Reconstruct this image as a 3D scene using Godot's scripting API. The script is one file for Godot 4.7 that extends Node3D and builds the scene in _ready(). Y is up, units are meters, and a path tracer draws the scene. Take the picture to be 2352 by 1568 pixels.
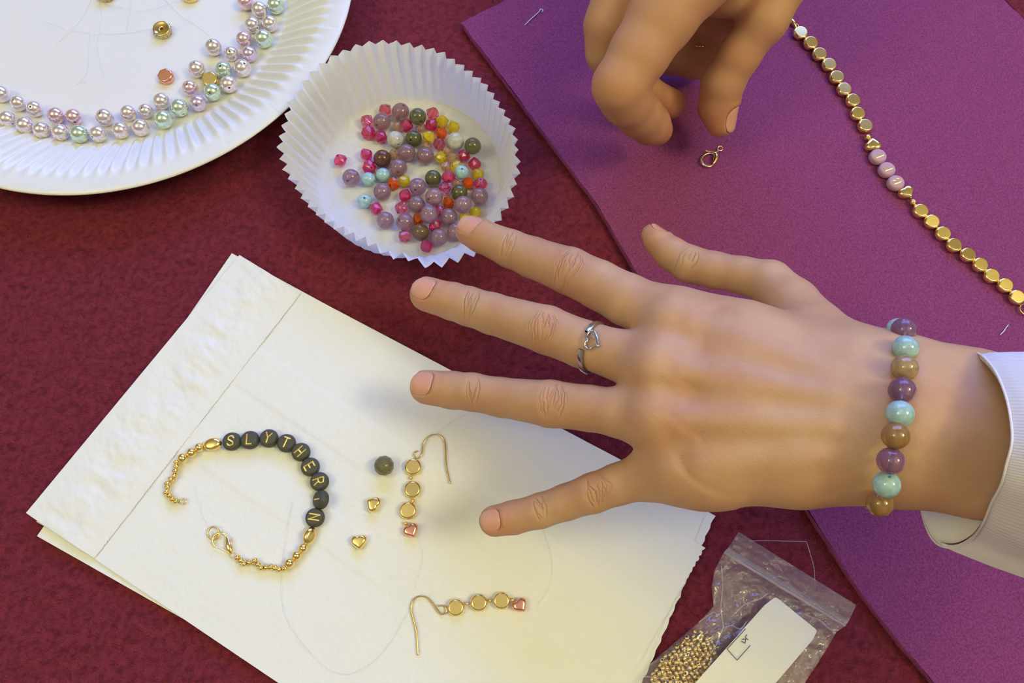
extends Node3D
# A craft table seen from above: beads, paper plate, paper cup, felt, bracelets and two people's hands.
const FPX := 1760.0          # focal length in pixels of the 2352 x 1568 frame
const TOP := 0.74            # height of the table top, metres
const EYE := 0.30            # height of the lens above the table top
const TILT := 20.5           # degrees the lens leans away from straight down
var cf := Vector3.DOWN
var cu := Vector3.FORWARD
var M := {}                  # materials by name
var used := {}               # how often a top-level name was taken
var rng := RandomNumberGenerator.new()
var noise := FastNoiseLite.new()

# ------------------------------------------------------------------ places
func ray(x: float, y: float) -> Vector3:
	return cf + Vector3.RIGHT * ((x - 1176.0) / FPX) + cu * ((784.0 - y) / FPX)

func P(x: float, y: float, h: float) -> Vector3:      # the point h millimetres above the table top along that line of sight
	var d := ray(x, y)
	return Vector3(0, TOP + EYE, 0) + d * ((EYE - h * 0.001) / -d.y)

func S(x: float, y: float, h: float) -> float:        # metres per pixel there
	return (EYE - h * 0.001) / -ray(x, y).y / FPX

func flat_dir(x: float, y: float, deg: float) -> Vector3:   # direction on the table of a turn of deg (clockwise from picture right)
	var a := deg_to_rad(deg)
	return (P(x + 6.0 * cos(a), y + 6.0 * sin(a), 0) - P(x, y, 0)).normalized()

func pts(flat: Array, h: float, ox := 0.0, oy := 0.0, k := 1.0) -> PackedVector3Array:
	var out := PackedVector3Array()
	for i in range(0, flat.size(), 2):
		out.append(P(ox + flat[i] / k, oy + flat[i + 1] / k, h))
	return out

# ------------------------------------------------------------------ nodes
func numbered(called: String) -> String:
	var n: int = used.get(called, 0)
	used[called] = n + 1
	return called if n == 0 else "%s_%03d" % [called, n]

func tag(o: Node, label: String, category: String, group := "", kind := "") -> void:
	o.set_meta("label", label)
	o.set_meta("category", category)
	if group: o.set_meta("group", group)
	if kind: o.set_meta("kind", kind)

func thing(called: String, label: String, category: String, at: Vector3, group := "") -> Node3D:
	var o := Node3D.new()
	o.name = numbered(called)
	add_child(o)
	o.position = at
	tag(o, label, category, group)
	return o

func obj(called: String, mesh: Mesh, m: Material, parent: Node = null, t := Transform3D()) -> MeshInstance3D:
	var o := MeshInstance3D.new()
	o.mesh = mesh
	o.material_override = m
	o.transform = t
	if parent == null:
		o.name = numbered(called)
		add_child(o)
	else:
		o.name = called
		parent.add_child(o, true)
	return o

func part(called: String, mesh: Mesh, m: Material, parent: Node3D) -> MeshInstance3D:   # a part whose mesh is given in the world's axes
	return obj(called, mesh, m, parent, Transform3D(Basis(), -parent.position))

func struct(called: String, mesh: Mesh, m: Material, at := Vector3.ZERO) -> MeshInstance3D:
	var o := obj(called, mesh, m, null, Transform3D(Basis(), at))
	o.set_meta("kind", "structure")
	return o

# ------------------------------------------------------------------ materials
func mat(called: String, c: Color, rough := 0.6, metal := 0.0) -> StandardMaterial3D:
	var m := StandardMaterial3D.new()
	m.resource_name = called
	m.albedo_color = c
	m.roughness = rough
	m.metallic = metal
	M[called] = m
	return m

func gem(called: String, c: Color, a: float, rough := 0.06, scale := 0.05) -> StandardMaterial3D:   # glass or stone: a of it is opaque
	var m := mat(called, Color(c.r, c.g, c.b, a), rough)
	m.refraction_enabled = true
	m.refraction_scale = scale
	return m

func noise_tex(size: int, freq: float, oct: int, seed_: int, kind := FastNoiseLite.TYPE_SIMPLEX_SMOOTH, ramp: Gradient = null) -> NoiseTexture2D:
	var n := FastNoiseLite.new()
	n.noise_type = kind
	n.seed = seed_
	n.frequency = freq
	n.fractal_octaves = oct
	var t := NoiseTexture2D.new()
	t.width = size
	t.height = size
	t.seamless = true
	t.noise = n
	if ramp: t.color_ramp = ramp
	return t

func ramp(a: Color, b: Color, lo := 0.0, hi := 1.0) -> Gradient:
	var g := Gradient.new()
	g.offsets = PackedFloat32Array([lo, hi])
	g.colors = PackedColorArray([a, b])
	return g

func rgb(r: float, g: float, b: float) -> Color:
	return Color(r / 255.0, g / 255.0, b / 255.0)

# ------------------------------------------------------------------ meshes
func commit(v: PackedVector3Array, idx: PackedInt32Array, kind := 0, uv := PackedVector2Array(), col := PackedColorArray()) -> ArrayMesh:
	# kind 0: closed, turned outwards; 1: a sheet, turned upwards; 2: left as it is
	var n := PackedVector3Array()
	n.resize(v.size())
	var vol := 0.0
	var upness := 0.0
	for i in range(0, idx.size(), 3):
		var a := v[idx[i]]
		var b := v[idx[i + 1]]
		var c := v[idx[i + 2]]
		var k := (c - a).cross(b - a)
		n[idx[i]] += k
		n[idx[i + 1]] += k
		n[idx[i + 2]] += k
		upness += k.y
		if kind == 0: vol += (a - v[0]).dot(k)
	var turn := (kind == 0 and vol < 0.0) or (kind == 1 and upness < 0.0)
	for i in n.size():
		n[i] = (-n[i] if turn else n[i]).normalized()
	if turn:
		for i in range(0, idx.size(), 3):
			var t := idx[i + 1]
			idx[i + 1] = idx[i + 2]
			idx[i + 2] = t
	var arr := []
	arr.resize(Mesh.ARRAY_MAX)
	arr[Mesh.ARRAY_VERTEX] = v
	arr[Mesh.ARRAY_NORMAL] = n
	arr[Mesh.ARRAY_INDEX] = idx
	if uv.size(): arr[Mesh.ARRAY_TEX_UV] = uv
	if col.size(): arr[Mesh.ARRAY_COLOR] = col
	var m := ArrayMesh.new()
	m.add_surface_from_arrays(Mesh.PRIMITIVE_TRIANGLES, arr)
	return m

func facets(v: PackedVector3Array, idx: PackedInt32Array) -> ArrayMesh:     # the same with flat faces
	var w := PackedVector3Array()
	var k := PackedInt32Array()
	for i in idx:
		k.append(w.size())
		w.append(v[i])
	return commit(w, k, 0)

func grid_index(nu: int, nv: int, wu: bool, wv: bool, at := 0) -> PackedInt32Array:
	var idx := PackedInt32Array()
	for j in (nv if wv else nv - 1):
		for i in (nu if wu else nu - 1):
			var a := at + j * nu + i
			var b := at + j * nu + (i + 1) % nu
			var c := at + ((j + 1) % nv) * nu + (i + 1) % nu
			var d := at + ((j + 1) % nv) * nu + i
			idx.append_array(PackedInt32Array([a, b, c, a, c, d]))
	return idx

func grid(v: PackedVector3Array, nu: int, nv: int, wu := false, wv := false, kind := 0, uv := PackedVector2Array()) -> ArrayMesh:
	return commit(v, grid_index(nu, nv, wu, wv), kind, uv)

func lathe(profile: Array, segs: int, loop := false, kind := 0) -> ArrayMesh:   # (radius, height) from one end to the other
	var v := PackedVector3Array()
	for p in profile:
		for i in segs:
			var a := TAU * i / segs
			v.append(Vector3(p.x * cos(a), p.y, p.x * sin(a)))
	return grid(v, segs, profile.size(), true, loop, kind)

func puff(outline: PackedVector2Array, profile: Array) -> ArrayMesh:            # (scale, height) rings of an outline, closed at both ends
	var v := PackedVector3Array()
	for p in profile:
		for q in outline:
			v.append(Vector3(q.x * p.x, p.y, q.y * p.x))
	return grid(v, outline.size(), profile.size(), true, false, 0)

func frame_at(d: Vector3) -> Basis:                                             # a basis whose y axis is d
	var y := d.normalized()
	var x := (Vector3.RIGHT if absf(y.x) < 0.9 else Vector3.BACK).cross(y).normalized()
	return Basis(x, y, x.cross(y))

func smooth_path(p: PackedVector3Array, each := 6, closed := false) -> PackedVector3Array:
	var out := PackedVector3Array()
	var n := p.size()
	for i in (n if closed else n - 1):
		var a := p[(i - 1 + n) % n] if closed else p[maxi(i - 1, 0)]
		var d := p[(i + 2) % n] if closed else p[mini(i + 2, n - 1)]
		for k in each:
			out.append(p[i].cubic_interpolate(p[(i + 1) % n], a, d, float(k) / each))
	if not closed: out.append(p[n - 1])
	return out

func tube(p: PackedVector3Array, r: Array, segs := 8, closed := false, flat := 1.0) -> ArrayMesh:   # r: one radius, or one for each point; rounded ends
	var v := PackedVector3Array()
	var n := p.size()
	var x := Vector3.ZERO
	var rows := 0
	for i in n:
		var t := (p[(i + 1) % n] - p[(i - 1 + n) % n]) if closed else (p[mini(i + 1, n - 1)] - p[maxi(i - 1, 0)])
		t = t.normalized()
		if x == Vector3.ZERO: x = t.cross(Vector3.UP if absf(t.y) < 0.9 else Vector3.RIGHT)
		x = (x - t * x.dot(t)).normalized()
		var y := t.cross(x)
		var rr: float = r[i] if r.size() > 1 else r[0]
		var steps := [[0.0, 1.0]]
		if not closed and i == 0: steps = [[-0.95, 0.05], [-0.7, 0.7], [0.0, 1.0]]
		elif not closed and i == n - 1: steps = [[0.0, 1.0], [0.7, 0.7], [0.95, 0.05]]
		for s in steps:
			rows += 1
			for k in segs:
				var a := TAU * k / segs
				v.append(p[i] + t * (s[0] * rr) + (x * cos(a) + y * (sin(a) * flat)) * (rr * s[1]))
	return grid(v, segs, rows, true, closed, 0)

func box(size: Vector3, bevel := 0.004) -> ArrayMesh:
	var h := size / 2.0
	var o := PackedVector2Array()
	for c in [Vector2(1, 1), Vector2(-1, 1), Vector2(-1, -1), Vector2(1, -1)]:
		for k in 3:
			var a := atan2(c.y, c.x) - PI / 4 + PI / 4 * k
			o.append(Vector2(c.x * (h.x - bevel), c.y * (h.z - bevel)) + Vector2(cos(a), sin(a)) * bevel)
	var v := PackedVector3Array()
	for s in [[0.0, -h.y], [1.0, -h.y], [1.0, -h.y], [1.0, h.y], [1.0, h.y], [0.0, h.y]]:
		for q in o: v.append(Vector3(q.x * s[0], s[1], q.y * s[0]))
	return grid(v, o.size(), 6, true, false, 0)

func slab(v: PackedVector3Array, nu: int, nv: int, thick: float) -> ArrayMesh:   # a sheet of points given a thickness downwards
	var n := v.size()
	var w := v.duplicate()
	for i in n: w.append(v[i] - Vector3(0, thick, 0))
	var idx := grid_index(nu, nv, false, false)
	var low := grid_index(nu, nv, false, false, n)
	for i in range(0, low.size(), 3): idx.append_array(PackedInt32Array([low[i], low[i + 2], low[i + 1]]))
	var rim := PackedInt32Array()
	for i in nu: rim.append(i)
	for j in range(1, nv): rim.append(j * nu + nu - 1)
	for i in range(nu - 2, -1, -1): rim.append((nv - 1) * nu + i)
	for j in range(nv - 2, 0, -1): rim.append(j * nu)
	var base := w.size()
	for k in rim: w.append(v[k])
	for k in rim: w.append(v[k] - Vector3(0, thick, 0))
	var m := rim.size()
	for k in m:
		var a := base + k
		var b := base + (k + 1) % m
		idx.append_array(PackedInt32Array([a, b + m, b, a, a + m, b + m]))
	return commit(w, idx, 0)

func disc_outline(n: int) -> PackedVector2Array:
	var o := PackedVector2Array()
	for i in n: o.append(Vector2(cos(TAU * i / n), sin(TAU * i / n)))
	return o

func heart_outline(n := 48) -> PackedVector2Array:      # about one unit to each side, its point towards +y
	var o := PackedVector2Array()
	for i in n:
		var t := TAU * i / n
		o.append(Vector2(16.0 * pow(sin(t), 3), -(13.0 * cos(t) - 4.6 * cos(2 * t) - 1.6 * cos(3 * t) - cos(4 * t)) - 1.5) / 16.5 * 0.6 + Vector2(sin(t), -cos(t)) * 0.42)
	return o

func round_bead(r: float, hole := 0.16, squash := 1.0, segs := 28) -> ArrayMesh:   # a ball with a drilled hole along y
	var p := []
	var a0 := asin(hole)
	for k in 19:
		var a := a0 + (PI - 2 * a0) * k / 18.0
		p.append(Vector2(r * sin(a), r * squash * cos(a)))
	p.append(Vector2(r * hole * 0.85, -r * squash * cos(a0) * 0.9))
	p.append(Vector2(r * hole * 0.85, r * squash * cos(a0) * 0.9))
	return lathe(p, segs, true)

func bicone(r: float) -> ArrayMesh:                      # a cut crystal: girdle, two crowns, small tables
	var v := PackedVector3Array()
	for ring in [[0.16, 0.82, 0.0], [0.30, 0.82, 0.0], [0.72, 0.44, 0.5], [1.0, 0.0, 0.0], [0.72, -0.44, 0.5], [0.30, -0.82, 0.0], [0.16, -0.82, 0.0]]:
		for i in 8:
			var a: float = TAU * (i + ring[2]) / 8.0
			v.append(Vector3(cos(a) * ring[0], ring[1], sin(a) * ring[0]) * r)
	var idx := PackedInt32Array()
	var skew := [0, 0, 1, 0, 1, 0]
	for j in 7:
		var k := (j + 1) % 7
		for i in 8:
			var a := j * 8 + i
			var b := j * 8 + (i + 1) % 8
			var c := k * 8 + i
			var d := k * 8 + (i + 1) % 8
			if j == 1 or j == 3: idx.append_array(PackedInt32Array([a, b, c, b, d, c]))
			elif j == 2 or j == 4: idx.append_array(PackedInt32Array([a, b, d, a, d, c]))
			else: idx.append_array(PackedInt32Array([a, b, d, a, d, c]))
	return facets(v, idx)

func coin(r: float, h: float, sides := 40) -> ArrayMesh:  # a flat round bead with soft edges
	return puff(disc_outline(sides), [Vector2(0, h), Vector2(r * 0.5, h), Vector2(r * 0.74, h), Vector2(r * 0.76, h), Vector2(r * 0.84, h * 0.94), Vector2(r * 0.95, h * 0.68), Vector2(r, h * 0.25),
		Vector2(r, -h * 0.25), Vector2(r * 0.95, -h * 0.68), Vector2(r * 0.84, -h * 0.96), Vector2(r * 0.76, -h), Vector2(0, -h)])

func heart_bead(r: float, h: float) -> ArrayMesh:
	return puff(heart_outline(), [Vector2(0, h), Vector2(r * 0.45, h), Vector2(r * 0.66, h * 0.97), Vector2(r * 0.84, h * 0.82), Vector2(r * 0.96, h * 0.45), Vector2(r, 0),
		Vector2(r * 0.96, -h * 0.45), Vector2(r * 0.84, -h * 0.82), Vector2(r * 0.6, -h), Vector2(0, -h)])

func nugget(r: float, h: float) -> ArrayMesh:            # the flat surface of a stone bead's side: rounder than a coin
	return puff(disc_outline(40), [Vector2(0, h), Vector2(r * 0.45, h), Vector2(r * 0.7, h * 0.97), Vector2(r * 0.84, h * 0.85), Vector2(r * 0.95, h * 0.55), Vector2(r, 0),
		Vector2(r * 0.95, -h * 0.55), Vector2(r * 0.84, -h * 0.85), Vector2(r * 0.7, -h * 0.97), Vector2(0, -h)])

func ring_mesh(r: float, wire: float, rx := 1.0, rz := 1.0, segs := 28) -> ArrayMesh:
	var p := PackedVector3Array()
	for i in segs: p.append(Vector3(cos(TAU * i / segs) * r * rx, 0, sin(TAU * i / segs) * r * rz))
	return tube(p, [wire], 8, true)

func joined(meshes: Array) -> ArrayMesh:
	var st := SurfaceTool.new()
	for m in meshes: st.append_from(m, 0, Transform3D())
	return st.commit()

const STROKES := {   # each letter in a box from (-1,-1) to (1,1), y down, as pen strokes
	"S": [[0.62, -0.62, 0.35, -0.92, -0.15, -0.98, -0.6, -0.7, -0.55, -0.25, 0.0, 0.0, 0.55, 0.28, 0.62, 0.68, 0.2, 0.97, -0.3, 0.95, -0.65, 0.65]],
	"L": [[-0.5, -1, -0.5, 1, 0.55, 1]], "Y": [[-0.65, -1, 0, -0.05, 0, 1], [0.65, -1, 0, -0.05]], "T": [[-0.7, -1, 0.7, -1], [0, -1, 0, 1]],
	"H": [[-0.6, -1, -0.6, 1], [0.6, -1, 0.6, 1], [-0.6, 0, 0.6, 0]], "E": [[0.55, -1, -0.5, -1, -0.5, 1, 0.55, 1], [-0.5, 0, 0.4, 0]],
	"R": [[-0.55, 1, -0.55, -1, 0.1, -1, 0.55, -0.78, 0.6, -0.4, 0.4, -0.08, 0.0, 0.02, -0.55, 0.02], [0.0, 0.02, 0.65, 1]],
	"I": [[0, -0.8, 0, 0.8]], "N": [[-0.6, 1, -0.6, -1, 0.6, 1, 0.6, -1]], "F": [[0.6, -1, -0.5, -1, -0.5, 1], [-0.5, 0, 0.4, 0]],
	"B": [[-0.5, -1, -0.5, 1, 0.2, 1, 0.6, 0.75, 0.6, 0.3, 0.2, 0.0, -0.5, 0.0], [0.2, 0.0, 0.5, -0.25, 0.5, -0.75, 0.15, -1, -0.5, -1]],
}

func letter(ch: String, w: float, h: float, pen: float, y: float) -> ArrayMesh:   # foil-filled letter lying in the plane at height y
	var all := []
	for s in STROKES[ch]:
		var p := PackedVector3Array()
		for i in range(0, s.size(), 2): p.append(Vector3(s[i] * w, y, s[i + 1] * h))
		if p.size() > 5 and ch != "E" : p = smooth_path(p, 3)
		# keep corners crisp: every straight run is a bar of its own
		if p.size() <= 5 or ch == "E":
			for i in p.size() - 1: all.append(tube(PackedVector3Array([p[i], p[i].lerp(p[i + 1], 0.5), p[i + 1]]), [pen], 8, false, 0.5))
		else: all.append(tube(p, [pen], 8, false, 0.5))
	return joined(all)

func ordinal(i: int) -> String:
	return ["first", "second", "third", "fourth", "fifth", "sixth", "seventh", "eighth", "ninth", "tenth", "eleventh", "twelfth", "thirteenth", "fourteenth", "fifteenth", "sixteenth", "seventeenth", "eighteenth", "nineteenth", "twentieth", "twenty-first"][i]

# ------------------------------------------------------------------ the scene
func _ready():
	# camera
	var th := deg_to_rad(TILT)
	cf = Vector3(0, -cos(th), -sin(th))
	cu = Vector3(0, sin(th), -cos(th))
	var cam := Camera3D.new()
	cam.name = "camera"
	add_child(cam)
	cam.transform = Transform3D(Basis(Vector3.RIGHT, cu, -cf), Vector3(0, TOP + EYE, 0))
	cam.fov = rad_to_deg(2.0 * atan(784.0 / FPX))
	cam.near = 0.02
	cam.far = 20.0
	cam.current = true
	# daylight outside, exposure
	var env := Environment.new()
	env.background_mode = Environment.BG_SKY
	var sky := Sky.new()
	var sm := ProceduralSkyMaterial.new()
	sm.sky_top_color = rgb(95, 140, 220)
	sm.sky_horizon_color = rgb(190, 210, 240)
	sm.ground_bottom_color = rgb(90, 90, 85)
	sm.ground_horizon_color = rgb(170, 180, 190)
	sky.sky_material = sm
	env.sky = sky
	env.background_energy_multiplier = 1.0
	env.tonemap_mode = Environment.TONE_MAPPER_LINEAR
	env.tonemap_exposure = 0.69
	env.sdfgi_enabled = true
	env.ssao_enabled = true
	env.ssil_enabled = true
	var we := WorldEnvironment.new()
	we.name = "surroundings"
	we.environment = env
	add_child(we)
	# the window's blue daylight, and two warm ceiling panels
	var win := AreaLight3D.new()
	win.name = "window_daylight"
	win.area_size = Vector2(1.5, 0.75)
	win.light_color = Color(0.46, 0.60, 1.0)
	win.light_energy = 3.7
	win.light_size = 0.5
	win.shadow_enabled = true
	add_child(win)
	win.look_at_from_position(Vector3(0.25, 1.62, -1.34), Vector3(0.0, 0.74, -0.1))
	win.area_range = 8.0
	for x in [-0.95, 0.95]:
		var lamp := AreaLight3D.new()
		lamp.name = "ceiling_panel_light" if x < 0 else "ceiling_panel_light_001"
		lamp.area_size = Vector2(0.36, 0.36)
		lamp.light_color = Color(1.0, 0.99, 0.77)
		lamp.light_energy = 0.55 if x < 0 else 1.3
		lamp.shadow_enabled = true
		lamp.area_range = 8.0
		add_child(lamp)
		lamp.look_at_from_position(Vector3(x, 2.025, 0.12), Vector3(x, 0.0, 0.12), Vector3.FORWARD)
		var glow := AreaLight3D.new()           # added upward light: brightens the ceiling that the gold reflects
		glow.name = "added_ceiling_uplight" if x < 0 else "added_ceiling_uplight_001"
		glow.area_size = Vector2(0.36, 0.36)
		glow.light_color = lamp.light_color
		glow.light_energy = 1.5 if x < 0 else 2.0
		glow.shadow_enabled = true
		glow.area_range = 8.0
		add_child(glow)
		glow.look_at_from_position(Vector3(x, 2.075, 0.12), Vector3(x, 3.0, 0.12), Vector3.FORWARD)
	make_materials()
	room()
	table_and_cloth()
	felt()
	plate()
	paper_cup()
	paper_bags()
	hands()
	pearls()
	cup_beads()
	letter_bracelet()
	disc_bracelet()
	earrings()
	loose_findings()
	wrist_bracelet()
	finger_ring()
	zip_bag()
	threads()

func make_materials() -> void:
	mat("gold", rgb(250, 222, 146), 0.13, 1.0)
	mat("gold_wire", rgb(222, 190, 120), 0.2, 1.0)
	mat("gold_foil", rgb(246, 212, 120), 0.28, 1.0)
	mat("copper", rgb(246, 178, 152), 0.13, 1.0)
	mat("silver", rgb(205, 205, 210), 0.12, 1.0)
	mat("wall_paint", rgb(214, 206, 190), 0.9)
	mat("ceiling_paint", rgb(236, 234, 226), 0.9)
	mat("floor_board", rgb(130, 95, 65), 0.6)
	mat("table_wood", rgb(150, 110, 75), 0.5)
	var g := mat("lamp_glass", rgb(250, 245, 230), 0.4)
	g.emission_enabled = true
	g.emission = Color(1.0, 0.95, 0.8)
	g.emission_energy_multiplier = 1.5
	var p := mat("card", rgb(232, 229, 223), 0.42)
	p.clearcoat_enabled = true
	p.clearcoat = 0.35
	p.clearcoat_roughness = 0.25
	var q := mat("cup_paper", rgb(247, 246, 247), 0.8)
	q.heightmap_enabled = true
	q.heightmap_texture = noise_tex(512, 0.03, 4, 15)
	q.heightmap_scale = 0.02
	q.uv1_triplanar = true
	q.uv1_world_triplanar = true
	q.uv1_scale = Vector3(30, 30, 30)
	q.backlight_enabled = true
	q.backlight = Color(0.8, 0.79, 0.78)
	var k := mat("bag_paper", rgb(235, 232, 224), 0.75)
	k.heightmap_enabled = true
	k.heightmap_texture = noise_tex(512, 0.02, 4, 5)
	k.heightmap_scale = 0.012
	k.uv1_triplanar = true
	k.uv1_world_triplanar = true
	k.uv1_scale = Vector3(22, 22, 22)
	# the pearls
	for c in [["white", rgb(240, 226, 224)], ["mint", rgb(214, 232, 210)], ["pink", rgb(240, 205, 214)], ["lilac", rgb(226, 204, 226)]]:
		var w := mat("pearl_" + c[0], c[1], 0.14, 0.72)
		w.clearcoat_enabled = true
		w.clearcoat = 1.0
		w.clearcoat_roughness = 0.05
	# stones and cut glass
	gem("mauve", rgb(192, 150, 160), 0.36)
	gem("olive", rgb(122, 118, 72), 0.5)
	gem("brown", rgb(122, 76, 52), 0.72)
	gem("khaki", rgb(132, 104, 66), 0.6)
	gem("milky", rgb(236, 230, 212), 0.7)
	gem("aqua", rgb(182, 218, 218), 0.88)
	gem("sand", rgb(204, 166, 122), 0.75)
	gem("honey", rgb(196, 148, 90), 0.55)
	gem("amethyst", rgb(172, 128, 166), 0.3)
	gem("hot_pink", rgb(246, 40, 130), 0.2, 0.04)
	gem("rose_pink", rgb(255, 150, 178), 0.08, 0.04)
	gem("yellow", rgb(255, 232, 60), 0.3, 0.04)
	gem("orange", rgb(255, 116, 30), 0.35, 0.04)
	gem("peach", rgb(255, 214, 182), 0.2, 0.04)
	gem("crystal", rgb(245, 245, 245), 0.05, 0.03, 0.06)
	M.hot_pink.clearcoat_enabled = true
	for stone in ["mauve", "olive", "aqua", "sand", "honey"]: M[stone].metallic_specular = 0.6
	var veins := noise_tex(256, 0.02, 4, 33, FastNoiseLite.TYPE_SIMPLEX_SMOOTH, ramp(Color(0.84, 0.86, 0.86), Color(1, 1, 1), 0.2, 0.7))
	for stone in ["aqua", "sand", "honey", "milky", "brown"]:
		M[stone].albedo_texture = veins
		M[stone].uv1_triplanar = true
		M[stone].uv1_scale = Vector3(90, 90, 90)
	mat("olive_rubber", rgb(74, 72, 56), 0.55)
	mat("lilac_rubber", rgb(190, 148, 162), 0.6)
	gem("olive_stone", rgb(122, 118, 80), 0.8, 0.25)
	var t := mat("nylon", Color(0.93, 0.93, 0.93, 0.14), 0.12)
	t.transparency = BaseMaterial3D.TRANSPARENCY_ALPHA
	var f := mat("film", Color(0.95, 0.93, 0.94, 0.075), 0.08)
	f.transparency = BaseMaterial3D.TRANSPARENCY_ALPHA
	var z := mat("film_zip", Color(0.95, 0.93, 0.94, 0.26), 0.2)
	z.transparency = BaseMaterial3D.TRANSPARENCY_ALPHA
	var ff := mat("film_fold", Color(0.97, 0.94, 0.92, 0.16), 0.1)
	ff.transparency = BaseMaterial3D.TRANSPARENCY_ALPHA
	mat("sticker", rgb(238, 234, 222), 0.6)
	mat("ink", rgb(30, 26, 26), 0.7)
	mat("white_knit", rgb(236, 230, 232), 0.9)
	var nail := mat("nail", rgb(220, 166, 142), 0.3)
	nail.vertex_color_use_as_albedo = true
	nail.clearcoat_enabled = true
	nail.clearcoat = 0.4
	nail.clearcoat_roughness = 0.2

func room() -> void:
	var a := 1.85
	struct("floor", box(Vector3(2 * a + 0.2, 0.1, 2 * a + 0.2)), M.floor_board, Vector3(0, -0.05, 0))
	struct("ceiling", box(Vector3(2 * a + 0.2, 0.1, 2 * a + 0.2)), M.ceiling_paint, Vector3(0, 2.55, 0))
	struct("wall_left", box(Vector3(0.1, 2.5, 2 * a + 0.2)), M.wall_paint, Vector3(-a - 0.05, 1.25, 0))
	struct("wall_right", box(Vector3(0.1, 2.5, 2 * a + 0.2)), M.wall_paint, Vector3(a + 0.05, 1.25, 0))
	struct("wall_front", box(Vector3(2 * a + 0.2, 2.5, 0.1)), M.wall_paint, Vector3(0, 1.25, a + 0.05))
	# the window wall, built round its opening
	var back := Node3D.new()
	back.name = "wall_back"
	add_child(back)
	back.position = Vector3(0, 0, -1.45)
	back.set_meta("kind", "structure")
	for q in [["wall_panel", Vector3(2 * a, 1.2, 0.1), Vector3(0, 0.6, 0)], ["wall_panel", Vector3(2 * a, 0.45, 0.1), Vector3(0, 2.275, 0)],
			["wall_panel", Vector3(1.25, 0.85, 0.1), Vector3(-1.225, 1.625, 0)], ["wall_panel", Vector3(0.75, 0.85, 0.1), Vector3(1.475, 1.625, 0)]]:
		obj(q[0], box(q[1]), M.wall_paint, back, Transform3D(Basis(), q[2]))
	var frame := Node3D.new()
	frame.name = "window_1"
	add_child(frame)
	frame.position = Vector3(0.25, 1.625, -1.45)
	frame.set_meta("kind", "structure")
	for q in [[Vector3(1.7, 0.05, 0.06), Vector3(0, 0.4, 0)], [Vector3(1.7, 0.05, 0.06), Vector3(0, -0.4, 0)], [Vector3(0.05, 0.75, 0.06), Vector3(-0.825, 0, 0)], [Vector3(0.05, 0.75, 0.06), Vector3(0.825, 0, 0)], [Vector3(0.05, 0.75, 0.06), Vector3(0, 0, 0)]]:
		obj("window_frame", box(q[0]), M.ceiling_paint, frame, Transform3D(Basis(), q[1]))
	for x in [-0.95, 0.95]:
		var lamp := thing("ceiling_lamp", "square white ceiling panel lamp above the %s end of the table" % ("left" if x < 0 else "right"), "lamp", Vector3(x, 2.05, 0.12))
		obj("lamp_frame", box(Vector3(0.42, 0.024, 0.42)), M.ceiling_paint, lamp)
		for s in [-1, 1]:  # upper panel and hanging rods go with the added uplight
			obj("lamp_panel", box(Vector3(0.38, 0.006, 0.38), 0.002), M.lamp_glass, lamp, Transform3D(Basis(), Vector3(0, 0.015 * s, 0)))
			obj("rod", box(Vector3(0.008, 0.45, 0.008), 0.002), M.silver, lamp, Transform3D(Basis(), Vector3(0.19 * s, 0.225, 0)))

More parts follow.
